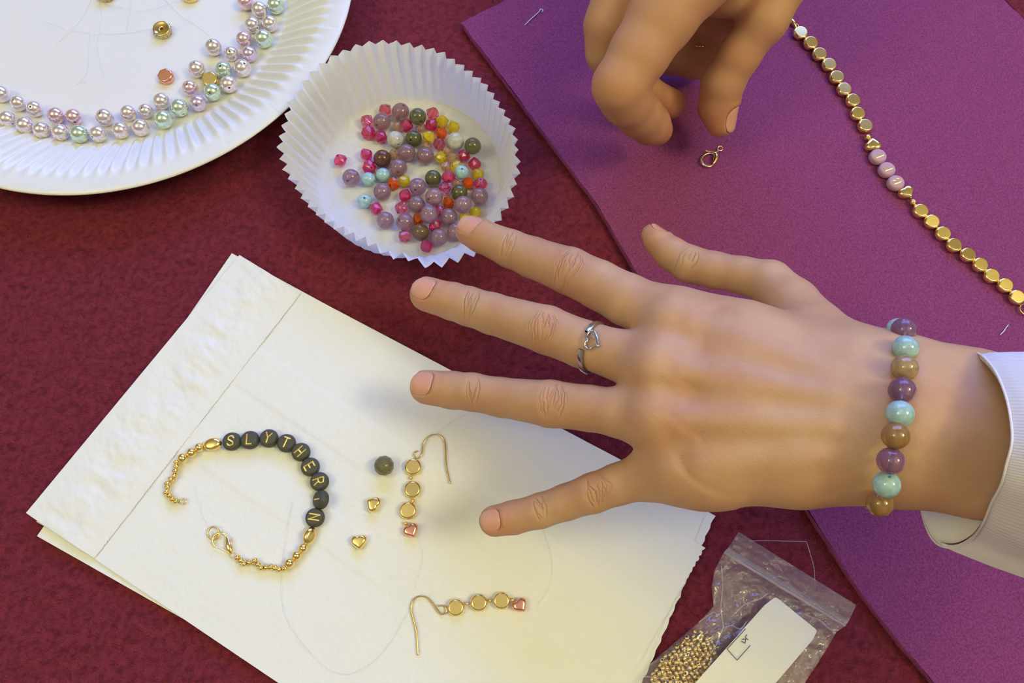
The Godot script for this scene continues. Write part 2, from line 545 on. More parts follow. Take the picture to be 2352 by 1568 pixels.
func table_and_cloth() -> void:
	var t := thing("dining_table", "wooden table under the burgundy cloth", "table", Vector3(0, 0, -0.15))
	obj("table_top", box(Vector3(1.3, 0.03, 1.24), 0.006), M.table_wood, t, Transform3D(Basis(), Vector3(0, TOP - 0.0185, 0)))
	for s in [[1, 1], [1, -1], [-1, 1], [-1, -1]]:
		obj("leg", box(Vector3(0.06, TOP - 0.034, 0.06), 0.006), M.table_wood, t, Transform3D(Basis(), Vector3(s[0] * 0.55, (TOP - 0.034) / 2, s[1] * 0.52)))
	# crinkled double gauze: puckers in the mesh, crepe ripples and weave in the relief
	var xs := PackedFloat32Array()
	var zs := PackedFloat32Array()
	for x in [-0.645, -0.62, -0.55, -0.45, -0.36]: xs.append(x)
	var x := -0.30
	while x < 0.30:
		xs.append(x)
		x += 0.0019
	for k in [0.36, 0.45, 0.55, 0.62, 0.645]: xs.append(k)
	for k in [-0.765, -0.7, -0.6, -0.5, -0.42]: zs.append(k)
	var z := -0.36
	while z < 0.06:
		zs.append(z)
		z += 0.0017
	for k in [0.1, 0.2, 0.3, 0.4, 0.465]: zs.append(k)
	var n := FastNoiseLite.new()
	n.seed = 11
	n.frequency = 1.0
	n.fractal_octaves = 2
	var v := PackedVector3Array()
	var uv := PackedVector2Array()
	var ca := cos(deg_to_rad(9.0))
	var sa := sin(deg_to_rad(9.0))
	for zz in zs:
		for xx in xs:
			var p := xx * ca - zz * sa            # along the crepe
			var q := xx * sa + zz * ca            # across it
			var y := n.get_noise_2d(p * 9.0, q * 80.0) * 0.00050 + n.get_noise_2d(p * 70.0 + 40.0, q * 18.0) * 0.00045 + n.get_noise_2d(p * 22.0, q * 260.0 + 9.0) * 0.00012
			v.append(Vector3(xx, TOP - 0.0012 + y, zz))
			uv.append(Vector2(p, q))
	var m := mat("burgundy_gauze", rgb(124, 47, 60), 0.95)
	m.albedo_texture = noise_tex(1024, 0.012, 4, 21, FastNoiseLite.TYPE_SIMPLEX_SMOOTH, ramp(Color(0.93, 0.91, 0.91), Color(1.0, 1.0, 1.0), 0.25, 0.75))
	m.uv1_scale = Vector3(14.0, 14.0, 1)
	m.heightmap_enabled = true
	m.heightmap_texture = ImageTexture.create_from_image(crepe_image())
	m.heightmap_scale = 0.075
	m.rim_enabled = true
	m.rim = 0.25
	m.rim_tint = 0.8
	m.metallic_specular = 0.15
	tag(obj("tablecloth", grid(v, xs.size(), zs.size(), false, false, 1, uv), m), "crinkled burgundy gauze tablecloth spread under everything", "tablecloth")

func crepe_image() -> Image:         # wavy crepe ridges a millimetre apart, broken up, with the loose weave's cross threads
	var s := 1024
	var n := FastNoiseLite.new()
	n.seed = 23
	n.frequency = 0.008
	n.fractal_octaves = 4
	var warp := n.get_seamless_image(s, s)
	n.seed = 24
	n.frequency = 0.02
	var force := n.get_seamless_image(s, s)
	n.seed = 25
	n.frequency = 0.15
	n.fractal_octaves = 2
	var fine := n.get_seamless_image(s, s)
	var a := warp.get_data()
	var b := force.get_data()
	var c := fine.get_data()
	var out := PackedFloat32Array()
	out.resize(s * s)
	for y in s:
		for x in s:
			var i := y * s + x
			var w := sin(TAU * (70.0 * y / s + a[i] / 255.0 * 6.0))
			var f := clampf((b[i] / 255.0 - 0.22) * 1.7, 0.1, 1.0)
			out[i] = 0.55 + 0.32 * w * f + 0.16 * (b[i] / 255.0 - 0.5) + 0.16 * (c[i] / 255.0 - 0.5)
	return Image.create_from_data(s, s, false, Image.FORMAT_RF, out.to_byte_array())

func felt() -> void:
	var edge := [1057, 51, 1212, 260, 1369, 470, 1452, 614, 1640, 868, 1839, 1150, 1946, 1320, 2030, 1435, 2140, 1568, 2280, 1740, 2800, 1740, 2800, 520, 2352, 42, 2312, 0, 1939, -390, 1500, -171, 1150, 4]
	var raw := pts(edge, 2.6)
	var o := PackedVector2Array()
	for i in raw.size():
		var a := raw[i]
		var b := raw[(i + 1) % raw.size()]
		var k := maxi(int(a.distance_to(b) / 0.0016), 1)
		for j in k:
			var w := a.lerp(b, float(j) / k)
			o.append(Vector2(w.x, w.z) + Vector2(noise.get_noise_2d(w.x * 9000, w.z * 9000), noise.get_noise_2d(w.x * 9000 + 500, w.z * 9000)) * 0.00045)
	var v := PackedVector3Array()
	var inset := Geometry2D.offset_polygon(o, -0.0005)
	for p in o: v.append(Vector3(p.x, TOP + 0.0002, p.y))
	for p in o: v.append(Vector3(p.x, TOP + 0.0021, p.y))
	var mid := Vector2.ZERO
	for p in o: mid += p / o.size()
	var n := o.size()
	for i in n:
		var t := (o[(i + 1) % n] - o[(i - 1 + n) % n]).normalized()
		var inw := Vector2(-t.y, t.x)
		if inw.dot(mid - o[i]) < 0.0 and false: inw = -inw
		v.append(Vector3(o[i].x, TOP + 0.0026, o[i].y) + Vector3(inw.x, 0, inw.y) * (0.0006 if Geometry2D.is_point_in_polygon(o[i] + inw * 0.0006, o) else -0.0006))
	var idx := grid_index(n, 3, true, false)
	var cap := PackedVector2Array()
	for i in n: cap.append(Vector2(v[2 * n + i].x, v[2 * n + i].z))
	var tri := Geometry2D.triangulate_polygon(cap)
	var up := v.size()
	for i in n: v.append(v[2 * n + i])
	# turn the cap like the sides: both are checked for outwardness below
	var area := 0.0
	for i in range(0, tri.size(), 3):
		area += (cap[tri[i + 1]] - cap[tri[i]]).cross(cap[tri[i + 2]] - cap[tri[i]])
	for i in range(0, tri.size(), 3):
		idx.append_array(PackedInt32Array([up + tri[i], up + tri[i + 1], up + tri[i + 2]] if area > 0 else [up + tri[i], up + tri[i + 2], up + tri[i + 1]]))
	# sides: outward for a polygon that runs the other way round
	var run := 0.0
	for i in n: run += o[i].cross(o[(i + 1) % n])
	if run > 0:
		for i in range(0, n * 6, 3):
			var t := idx[i + 1]
			idx[i + 1] = idx[i + 2]
			idx[i + 2] = t
	var m := mat("purple_felt", rgb(176, 87, 142), 1.0)
	var tex := fibre_image()
	m.albedo_texture = ImageTexture.create_from_image(tex)
	m.heightmap_enabled = true
	m.heightmap_texture = m.albedo_texture
	m.heightmap_scale = 0.035
	m.uv1_triplanar = true
	m.uv1_world_triplanar = true
	m.uv1_scale = Vector3(11, 11, 11)
	m.rim_enabled = true
	m.rim = 0.35
	m.rim_tint = 0.7
	m.metallic_specular = 0.1
	tag(obj("felt_sheet", commit(v, idx, 2), m), "thick purple felt sheet lying on the cloth beneath both hands", "felt sheet")

func fibre_image() -> Image:        # matted wool: thousands of short curled fibres, light and dark
	var s := 1024
	var n := FastNoiseLite.new()
	n.seed = 3
	n.frequency = 0.08
	n.fractal_octaves = 4
	var base := n.get_seamless_image(s, s)
	base.convert(Image.FORMAT_RGB8)
	var r := RandomNumberGenerator.new()
	r.seed = 77
	var out := Image.create(s, s, false, Image.FORMAT_RGB8)
	for y in s:
		for x in s:
			var k := 0.66 + 0.22 * base.get_pixel(x, y).r
			out.set_pixel(x, y, Color(k, k, k))
	for i in 26000:
		var p := Vector2(r.randf() * s, r.randf() * s)
		var a := r.randf() * TAU
		var turn := r.randf_range(-0.12, 0.12)
		var up := r.randf_range(-0.17, 0.13)
		for k in r.randi_range(8, 26):
			var px := posmod(int(p.x), s)
			var py := posmod(int(p.y), s)
			var c := out.get_pixel(px, py).r
			c = clampf(c + up * 0.75, 0.3, 1.0)
			out.set_pixel(px, py, Color(c, c, c))
			p += Vector2(cos(a), sin(a))
			a += turn
	return out

func plate() -> void:
	var c := Vector3(-0.1911, TOP + 0.0004, -0.2876)
	var prof := [Vector2(0.0, 0.0), Vector2(20, 0.0), Vector2(40, 0.0), Vector2(60, 0.0), Vector2(70, 0.05), Vector2(74, 0.2), Vector2(77, 0.7), Vector2(79, 1.4), Vector2(81, 2.4), Vector2(83, 3.6), Vector2(86, 5.4), Vector2(89, 7.2), Vector2(92, 8.9),
		Vector2(95, 10.6), Vector2(98, 12.3), Vector2(100.5, 13.6), Vector2(102.5, 14.5), Vector2(104, 15.0), Vector2(107, 15.7), Vector2(110, 16.3), Vector2(113, 16.6), Vector2(114.4, 16.4), Vector2(115, 15.8)]
	var flutes := 108
	var per := 10
	var segs := flutes * per
	var v := PackedVector3Array()
	for side in 2:
		for j in prof.size():
			var p: Vector2 = prof[j if side == 0 else prof.size() - 1 - j]
			var amp := 0.0
			if p.x > 79 and p.x < 104.5: amp = sin(PI * clampf((p.x - 79.0) / 25.5, 0, 1))
			amp = pow(amp, 0.35) * 1.75 if amp > 0 else 0.0
			for i in segs:
				var a := TAU * i / segs
				var w := cos(a * flutes)
				var y := p.y + amp * (w if w > 0 else w * 0.9) * 0.85
				var score := 0.0
				if p.x > 105 and i % (per * 4) == 0: score = 0.12     # score marks across the flat lip
				v.append(c + Vector3(cos(a) * p.x, y - score - (0.55 if side == 1 else 0.0), sin(a) * p.x) * 0.001)
	var t := obj("paper_plate", grid(v, segs, prof.size() * 2, true, true, 0), M.card)
	tag(t, "large white paper plate with a fluted rim holding loose pearl beads", "plate")

func paper_cup() -> void:
	var c := P(0, 0, 0)
	c = Vector3(-0.0465, TOP + 0.0006, -0.192)
	var table := [[-180, 51.4], [-172, 51.4], [-154, 53.3], [-131, 55.6], [-108, 55.6], [-84, 51], [-55, 46.5], [-28, 45], [0, 47.5], [17, 50.5], [36, 53.8], [59, 60.5], [74, 59.5], [88, 53.3], [108, 47.5], [133, 46.5], [153, 47], [165, 49.5], [180, 51.4]]
	var teeth := 58
	var per := 8
	var segs := teeth * per
	var rim := PackedFloat32Array()
	for i in segs:
		var d := wrapf(rad_to_deg(TAU * i / segs), -180, 180)
		var k := 0
		while table[k + 1][0] < d: k += 1
		var f: float = (d - table[k][0]) / (table[k + 1][0] - table[k][0])
		rim.append(lerpf(table[k][1], table[k + 1][1], smoothstep(0, 1, f)))
	var n := FastNoiseLite.new()
	n.seed = 8
	n.frequency = 1.0
	var v := PackedVector3Array()
	var rows := 26
	for side in 1:
		for jj in rows:
			var j := jj
			for i in segs:
				var a := TAU * i / segs
				var r := 0.0
				var y := 0.0
				var saw := fposmod(float(i) / per, 1.0)
				var w := (saw / 0.62 if saw < 0.62 else (1.0 - saw) / 0.38) * 2.0 - 1.0     # leaning pleats
				if j < 9:
					r = 41.0 * j / 9.0
					y = 0.15 * n.get_noise_2d(cos(a) * r * 0.5, sin(a) * r * 0.5)
				else:
					var f := (j - 9) / float(rows - 10)
					r = lerpf(41.0, rim[i], pow(f, 0.92)) + w * (0.25 + 1.25 * f)
					y = 25.5 * (1.0 - pow(1.0 - f, 1.15)) + 0.8 * f * n.get_noise_2d(cos(a) * 4.0, sin(a) * 4.0) - 0.35 * f * w
					r += 0.5 * f * n.get_noise_2d(cos(a) * 6.0 + 20, sin(a) * 6.0)
				v.append(c + Vector3(cos(a) * r, y - (0.16 if side == 1 else 0.0), sin(a) * r) * 0.001 + (Vector3(cos(a), 0, sin(a)) * 0.00012 if side == 1 else Vector3.ZERO))
	tag(obj("baking_cup", grid(v, segs, rows, true, false, 1), M.cup_paper), "white pleated paper baking cup filled with coloured beads", "paper cup")

func bag_sheet(corners: Array, h0: float, nu: int, nv: int, bumps: Callable, ragged: float, seed_: int) -> ArrayMesh:
	var a := P(corners[0], corners[1], h0)
	var b := P(corners[2], corners[3], h0)
	var c := P(corners[4], corners[5], h0)
	var d := P(corners[6], corners[7], h0)
	var n := FastNoiseLite.new()
	n.seed = seed_
	n.frequency = 1.0
	var v := PackedVector3Array()
	for j in nv:
		var t := float(j) / (nv - 1)             # from the edge b-c to the edge a-d
		for i in nu:
			var s := float(i) / (nu - 1)         # from the folded edge a-b to the cut edge c-d
			var p := b.lerp(c, s).lerp(a.lerp(d, s), t)
			if i == nu - 1: p += (c - b).normalized() * (ragged * 0.001 * (absf(fposmod(j * 0.31, 1.0) - 0.5) * 1.3 + 0.45 * n.get_noise_1d(j * 0.9)))
			v.append(p + Vector3(0, (bumps.call(s, t, n) as float) * 0.001, 0))
	return slab(v, nu, nv, 0.00016)

func line_side(s: float, t: float, l: Array) -> float:    # how far (s,t) lies to the left of a line in the sheet's own units
	var d := Vector2(l[2] - l[0], l[3] - l[1])
	return d.cross(Vector2(s - l[0], t - l[1])) / d.length()

func paper_bags() -> void:
	var group := "flat white paper bags in the stack"
	var low := thing("paper_bag", "lowest flat white paper bag, showing past its stack at the right", "paper bag", P(500, 1100, 0.6), group)
	part("sheet", bag_sheet([86, 1231, 533, 582, 1640, 1183, 1316, 1927], 1.0, 110, 70, func(s, t, n): return 0.12 * n.get_noise_2d(s * 3, t * 3) + 0.3, 0.9, 41), M.bag_paper, low)
	var mid := thing("paper_bag", "middle flat white paper bag, only thin strips of its edge showing", "paper bag", P(500, 1100, 1.0), group)
	part("sheet", bag_sheet([84, 1198, 545, 592, 1624, 1160, 1345, 1890], 1.5, 110, 70, func(s, t, n): return 0.12 * n.get_noise_2d(s * 3 + 5, t * 3) + 0.3, 0.9, 42), M.bag_paper, mid)
	var up := thing("paper_bag", "topmost flat white paper bag, jewellery laid out on it", "paper bag", P(500, 1100, 1.5), group)
	var q := [62, 1178, 551, 587, 1617, 1256, 1216, 1957]
	part("sheet", bag_sheet(q, 2.0, 190, 150, top_bag_height, 1.0, 43), M.bag_paper, up)
	# the glued bottom flap: a second layer with a crinkled cut edge
	var a := P(62, 1178, 2.3)
	var b := P(551, 587, 2.3)
	var b2 := P(690, 674, 2.3)
	var a2 := P(217, 1281, 2.3)
	var n := FastNoiseLite.new()
	n.seed = 51
	n.frequency = 1.0
	var v := PackedVector3Array()
	var nu := 40
	var nv := 180
	for j in nv:
		var t := float(j) / (nv - 1)
		for i in nu:
			var s := float(i) / (nu - 1)
			var p := b.lerp(a, t).lerp(b2.lerp(a2, t), s)
			if i == nu - 1: p += (b2 - b).normalized() * 0.00035 * (absf(fposmod(j * 0.5, 1.0) - 0.5) * 2.0 + n.get_noise_1d(j * 1.7))
			var fold := sin(PI * s)
			var wr := n.get_noise_2d(s * 1.6 + 3, t * 9.0) * 1.1 + n.get_noise_2d(s * 4.0, t * 24.0 + 7) * 0.45
			v.append(p + Vector3(0, (0.35 + fold * (0.9 + wr)) * 0.001 + 0.0003 * (1.0 - s), 0))
	part("bottom_flap", slab(v, nu, nv, 0.00014), M.bag_paper, up)

func top_bag_height(s: float, t: float, n: FastNoiseLite) -> float:
	var h := 0.25 * n.get_noise_2d(s * 2.5, t * 2.5) + 0.10 * n.get_noise_2d(s * 9, t * 9)
	# creases of the folded gussets: lines along the bag, a hair's height each
	for k in [[0.225, 0.30], [0.36, -0.26], [0.515, 0.26], [0.62, -0.24]]:
		h += k[1] * smoothstep(-0.006, 0.006, t - k[0] - 0.02 * s)
	return h + 0.12

# ------------------------------------------------------------------ hands
var skin_lo := Vector2.ZERO
var skin_size := Vector2.ONE
var groove := PackedFloat32Array()

func bone(list: Array, joints: Array, k: float) -> void:      # joints: [x, y, height, half width] in picture units; k: how softly it blends, mm
	for i in joints.size() - 1:
		var a: Array = joints[i]
		var b: Array = joints[i + 1]
		list.append([P(a[0], a[1], a[2]), P(b[0], b[1], b[2]), a[3] * S(a[0], a[1], a[2]), b[3] * S(b[0], b[1], b[2]), k * 0.001])

func body_mesh(bones: Array, cell: float, blush: Array, nails := []) -> ArrayMesh:
	var lo := Vector3(9, 9, 9)
	var hi := -lo
	for b in bones:
		var r: float = maxf(b[2], b[3]) + 0.004
		lo = lo.min((b[0] as Vector3).min(b[1]) - Vector3(r, r, r))
		hi = hi.max((b[0] as Vector3).max(b[1]) + Vector3(r, r, r))
	var nx := int((hi.x - lo.x) / cell) + 2
	var ny := int((hi.y - lo.y) / cell) + 2
	var nz := int((hi.z - lo.z) / cell) + 2
	var f := PackedFloat32Array()
	f.resize(nx * ny * nz)
	f.fill(1.0)
	for b in bones:
		var a: Vector3 = b[0]
		var ba: Vector3 = b[1] - a
		var ra: float = b[2]
		var dr: float = b[3] - ra
		var k: float = b[4]
		var inv := 1.0 / maxf(ba.length_squared(), 1e-12)
		var mar := k + 3.5 * cell
		var r := maxf(ra, ra + dr) + mar
		var l := ((a.min(b[1]) - Vector3(r, r, r)) - lo) / cell
		var h := ((a.max(b[1]) + Vector3(r, r, r)) - lo) / cell
		var x0 := maxi(int(l.x), 0)
		var x1 := mini(int(h.x) + 1, nx)
		for z in range(maxi(int(l.z), 0), mini(int(h.z) + 1, nz)):
			for y in range(maxi(int(l.y), 0), mini(int(h.y) + 1, ny)):
				var i := x0 + nx * (y + ny * z)
				var p := lo + Vector3(x0, y, z) * cell - a
				for x in range(x0, x1):
					var t := clampf(p.dot(ba) * inv, 0.0, 1.0)
					var d := (p - ba * t).length() - ra - dr * t
					var cur := f[i]
					var e := k - absf(cur - d)
					if e > 0.0: f[i] = minf(cur, d) - e * e / (4.0 * k)
					elif d < cur: f[i] = d
					i += 1
					p.x += cell
	var v := PackedVector3Array()
	var idx := PackedInt32Array()
	var at := PackedInt32Array()
	at.resize(f.size())
	at.fill(-1)
	var sx := 1
	var sy := nx
	var sz := nx * ny
	var corner := [0, sx, sy, sx + sy, sz, sx + sz, sy + sz, sx + sy + sz]
	var edges := [[0, 1], [2, 3], [4, 5], [6, 7], [0, 2], [1, 3], [4, 6], [5, 7], [0, 4], [1, 5], [2, 6], [3, 7]]
	var off := [Vector3(0, 0, 0), Vector3(1, 0, 0), Vector3(0, 1, 0), Vector3(1, 1, 0), Vector3(0, 0, 1), Vector3(1, 0, 1), Vector3(0, 1, 1), Vector3(1, 1, 1)]
	var near := cell * 2.0
	for z in nz - 1:
		for y in ny - 1:
			var i := nx * (y + ny * z)
			for x in nx - 1:
				if absf(f[i]) < near:
					var neg := 0
					for c in corner:
						if f[i + c] < 0.0: neg += 1
					if neg > 0 and neg < 8:
						var sum := Vector3.ZERO
						var cnt := 0
						for e in edges:
							var fa := f[i + corner[e[0]]]
							var fb := f[i + corner[e[1]]]
							if (fa < 0.0) != (fb < 0.0):
								sum += (off[e[0]] as Vector3).lerp(off[e[1]], fa / (fa - fb))
								cnt += 1
						at[i] = v.size()
						v.append(lo + (Vector3(x, y, z) + sum / cnt) * cell)
				i += 1
	for z in range(1, nz - 1):
		for y in range(1, ny - 1):
			var i := 1 + nx * (y + ny * z)
			for x in range(1, nx - 1):
				if at[i] >= 0:
					var ins := f[i] < 0.0
					for ax in 3:
						var s1: int = [sx, sy, sz][ax]
						var o1: int = [sy, sz, sx][ax]
						var o2: int = [sz, sx, sy][ax]
						if (f[i + s1] < 0.0) != ins:
							var a := at[i]
							var b := at[i - o1]
							var c := at[i - o1 - o2]
							var d := at[i - o2]
							if a >= 0 and b >= 0 and c >= 0 and d >= 0:
								idx.append_array(PackedInt32Array([a, b, c, a, c, d] if ins else [a, c, b, a, d, c]))
				i += 1
	# a touch of relaxing, then colour and planar texture coordinates on the back of the hand
	var acc := PackedVector3Array()
	acc.resize(v.size())
	var deg := PackedFloat32Array()
	deg.resize(v.size())
	for i in range(0, idx.size(), 3):
		for e in 3:
			acc[idx[i + e]] += v[idx[i + (e + 1) % 3]]
			deg[idx[i + e]] += 1.0
	for i in v.size():
		if deg[i] > 0: v[i] = v[i].lerp(acc[i] / deg[i], 0.5)
	# nail beds: sunk under the nail, with a fold of skin round it
	for q in nails:
		var n := nail_frame(q[0][0], q[0][2], q[4])
		for i in v.size():
			var p := v[i] - (n[0] as Vector3)
			if p.length_squared() > 0.0006: continue
			var t := ((p.dot(n[1]) / (n[4] as float) - (q[2] as float)) / ((q[3] as float) - (q[2] as float))) * 2.0 - 1.0
			var phi := atan2(p.dot(n[3]), p.dot(n[2])) / asin(q[1])
			var e := pow(pow(absf(phi), 3.0) + pow(absf(t), 3.0), 1.0 / 3.0)
			if e > 1.8: continue
			var out := p - (n[1] as Vector3) * p.dot(n[1])
			v[i] += out.normalized() * (-0.0007 * (1.0 - smoothstep(0.86, 1.06, e)) + 0.0003 * exp(-pow((e - 1.22) / 0.16, 2.0)) * (0.35 if t > 0.8 else 1.0))
	var col := PackedColorArray()
	var uv := PackedVector2Array()
	for p in v:
		var c := Color(1, 1, 1)
		for q in blush:
			var d2: float = (p - (q[0] as Vector3)).length_squared() / (q[1] * q[1])
			if d2 < 6.0: c = c.lerp(q[2], exp(-d2) * q[3])
		col.append(c)
		uv.append((Vector2(p.x, p.z) - skin_lo) / skin_size)
	return commit(v, idx, 0, uv, col)

func crease(im: Image, al: Image, line: Array, h: float, width: float, depth: float) -> void:     # a skin fold drawn into the relief
	var p := smooth_path(pts(line, h), 10)
	var w := im.get_width()
	var hh := im.get_height()
	var px := w / skin_size.x * 0.001        # pixels per millimetre
	for i in p.size() - 1:
		var n := maxi(int(p[i].distance_to(p[i + 1]) * 1000.0 * px), 1)
		var fade := minf(minf(i / 8.0, (p.size() - 2 - i) / 8.0) + 0.25, 1.0)
		for s in n:
			var q := p[i].lerp(p[i + 1], float(s) / n)
			var c := (Vector2(q.x, q.z) - skin_lo) / skin_size * Vector2(w, hh)
			var r := int(width * px * 2.2) + 1
			for dy in range(-r, r + 1):
				for dx in range(-r, r + 1):
					var x := int(c.x) + dx
					var y := int(c.y) + dy
					if x < 0 or y < 0 or x >= w or y >= hh: continue
					var d2 := (Vector2(x, y) - c).length_squared() / (width * width * px * px)
					var lowered := depth * fade * exp(-d2)
					groove[y * w + x] = maxf(groove[y * w + x], lowered)
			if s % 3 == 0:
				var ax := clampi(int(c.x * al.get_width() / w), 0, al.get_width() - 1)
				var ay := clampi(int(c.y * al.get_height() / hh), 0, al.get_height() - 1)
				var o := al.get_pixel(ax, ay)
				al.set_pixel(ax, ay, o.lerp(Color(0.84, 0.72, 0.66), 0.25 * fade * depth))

func knuckle(im: Image, al: Image, x: float, y: float, h: float, deg: float, half: float, len_: float, many: int, seed_: int) -> void:
	# the wrinkled oval over a finger joint: strong bows at both ends, short wandering folds between, faint lines beyond
	var r := RandomNumberGenerator.new()
	r.seed = seed_
	var a := deg_to_rad(deg)
	var ax := Vector2(cos(a), sin(a))
	var cr := Vector2(-ax.y, ax.x)
	for i in many:
		var f := (i + 0.5) / many * 2.0 - 1.0
		var outer := absf(f) > 0.55
		var beyond := absf(f) > 0.86
		var reach := half * (r.randf_range(0.5, 0.78) if outer else r.randf_range(0.25, 0.62)) * (0.7 if beyond else 1.0)
		var shift := 0.0 if outer else half * r.randf_range(-0.4, 0.4)
		var line := []
		var slant := r.randf_range(-0.12, 0.12) if outer else r.randf_range(-0.35, 0.35)
		var bow := -f * len_ * (0.32 if outer else 0.12)
		for k in 7:
			var g := (k - 3) / 3.0
			var q := Vector2(x, y) + ax * (f * len_ + bow * g * g + slant * g * reach + len_ * r.randf_range(-0.05, 0.05)) + cr * (g * reach + shift)
			line.append(q.x)
			line.append(q.y)
		crease(im, al, line, h, r.randf_range(0.18, 0.34), r.randf_range(0.10, 0.24) if beyond else r.randf_range(0.20, 0.46))

func nail_frame(j0: Array, j1: Array, roll: float) -> Array:      # the end's middle, forwards, up, sideways, half width
	var c := P(j0[0], j0[1], j0[2])
	var a := (c - P(j1[0], j1[1], j1[2])).normalized()
	var up := (Vector3.UP - a * a.y).normalized().rotated(a, roll)
	return [c, a, up, a.cross(up), j0[3] * S(j0[0], j0[1], j0[2])]

func nail_mesh(j0: Array, j1: Array, wide: float, from: float, to: float, roll: float, lift: float) -> ArrayMesh:
	# a curved plate on the back of a fingertip that runs from joint j1 to its end j0; from and to in half widths, forwards of the end's middle
	var f := nail_frame(j0, j1, roll)
	var c: Vector3 = f[0]
	var a: Vector3 = f[1]
	var up: Vector3 = f[2]
	var s: Vector3 = f[3]
	var r0: float = f[4]
	var r1: float = j1[3] * S(j1[0], j1[1], j1[2])
	var reach := c.distance_to(P(j1[0], j1[1], j1[2]))
	var col := PackedColorArray()
	var v := PackedVector3Array()
	var nu := 21
	var nv := 21
	for side in 2:
		for j in nv:
			var t := j / (nv - 1.0) * 2.0 - 1.0           # from the root to the free edge
			var w := pow(maxf(1.0 - pow(absf(t), 2.8 if t > 0 else 3.0), 0.0), 0.5)
			var along := lerpf(from, to, t * 0.5 + 0.5) * r0
			var rr := r0 + (r1 - r0) * clampf(-along / reach, 0.0, 1.2)
			if along > 0.0: rr = sqrt(maxf(r0 * r0 - along * along * 0.75, 0.0))
			for i in nu:
				var g := (i if side == 0 else nu - 1 - i) / (nu - 1.0) * 2.0 - 1.0
				var phi := g * w * asin(wide)
				var rise := lift * 0.001 * (1.0 - 0.9 * pow(absf(g), 5)) * (1.0 - pow(maxf(-t, 0.0), 6))
				v.append(c + a * along + (up * cos(phi) + s * sin(phi)) * (rr + rise - side * 0.0005))
				col.append(Color(1.0, 0.90, 0.86).lerp(Color(1.06, 1.02, 0.90), smoothstep(0.15, 0.6, t - 0.25 * g * g)))
	return commit(v, grid_index(nu, nv * 2, false, true), 0, PackedVector2Array(), col)

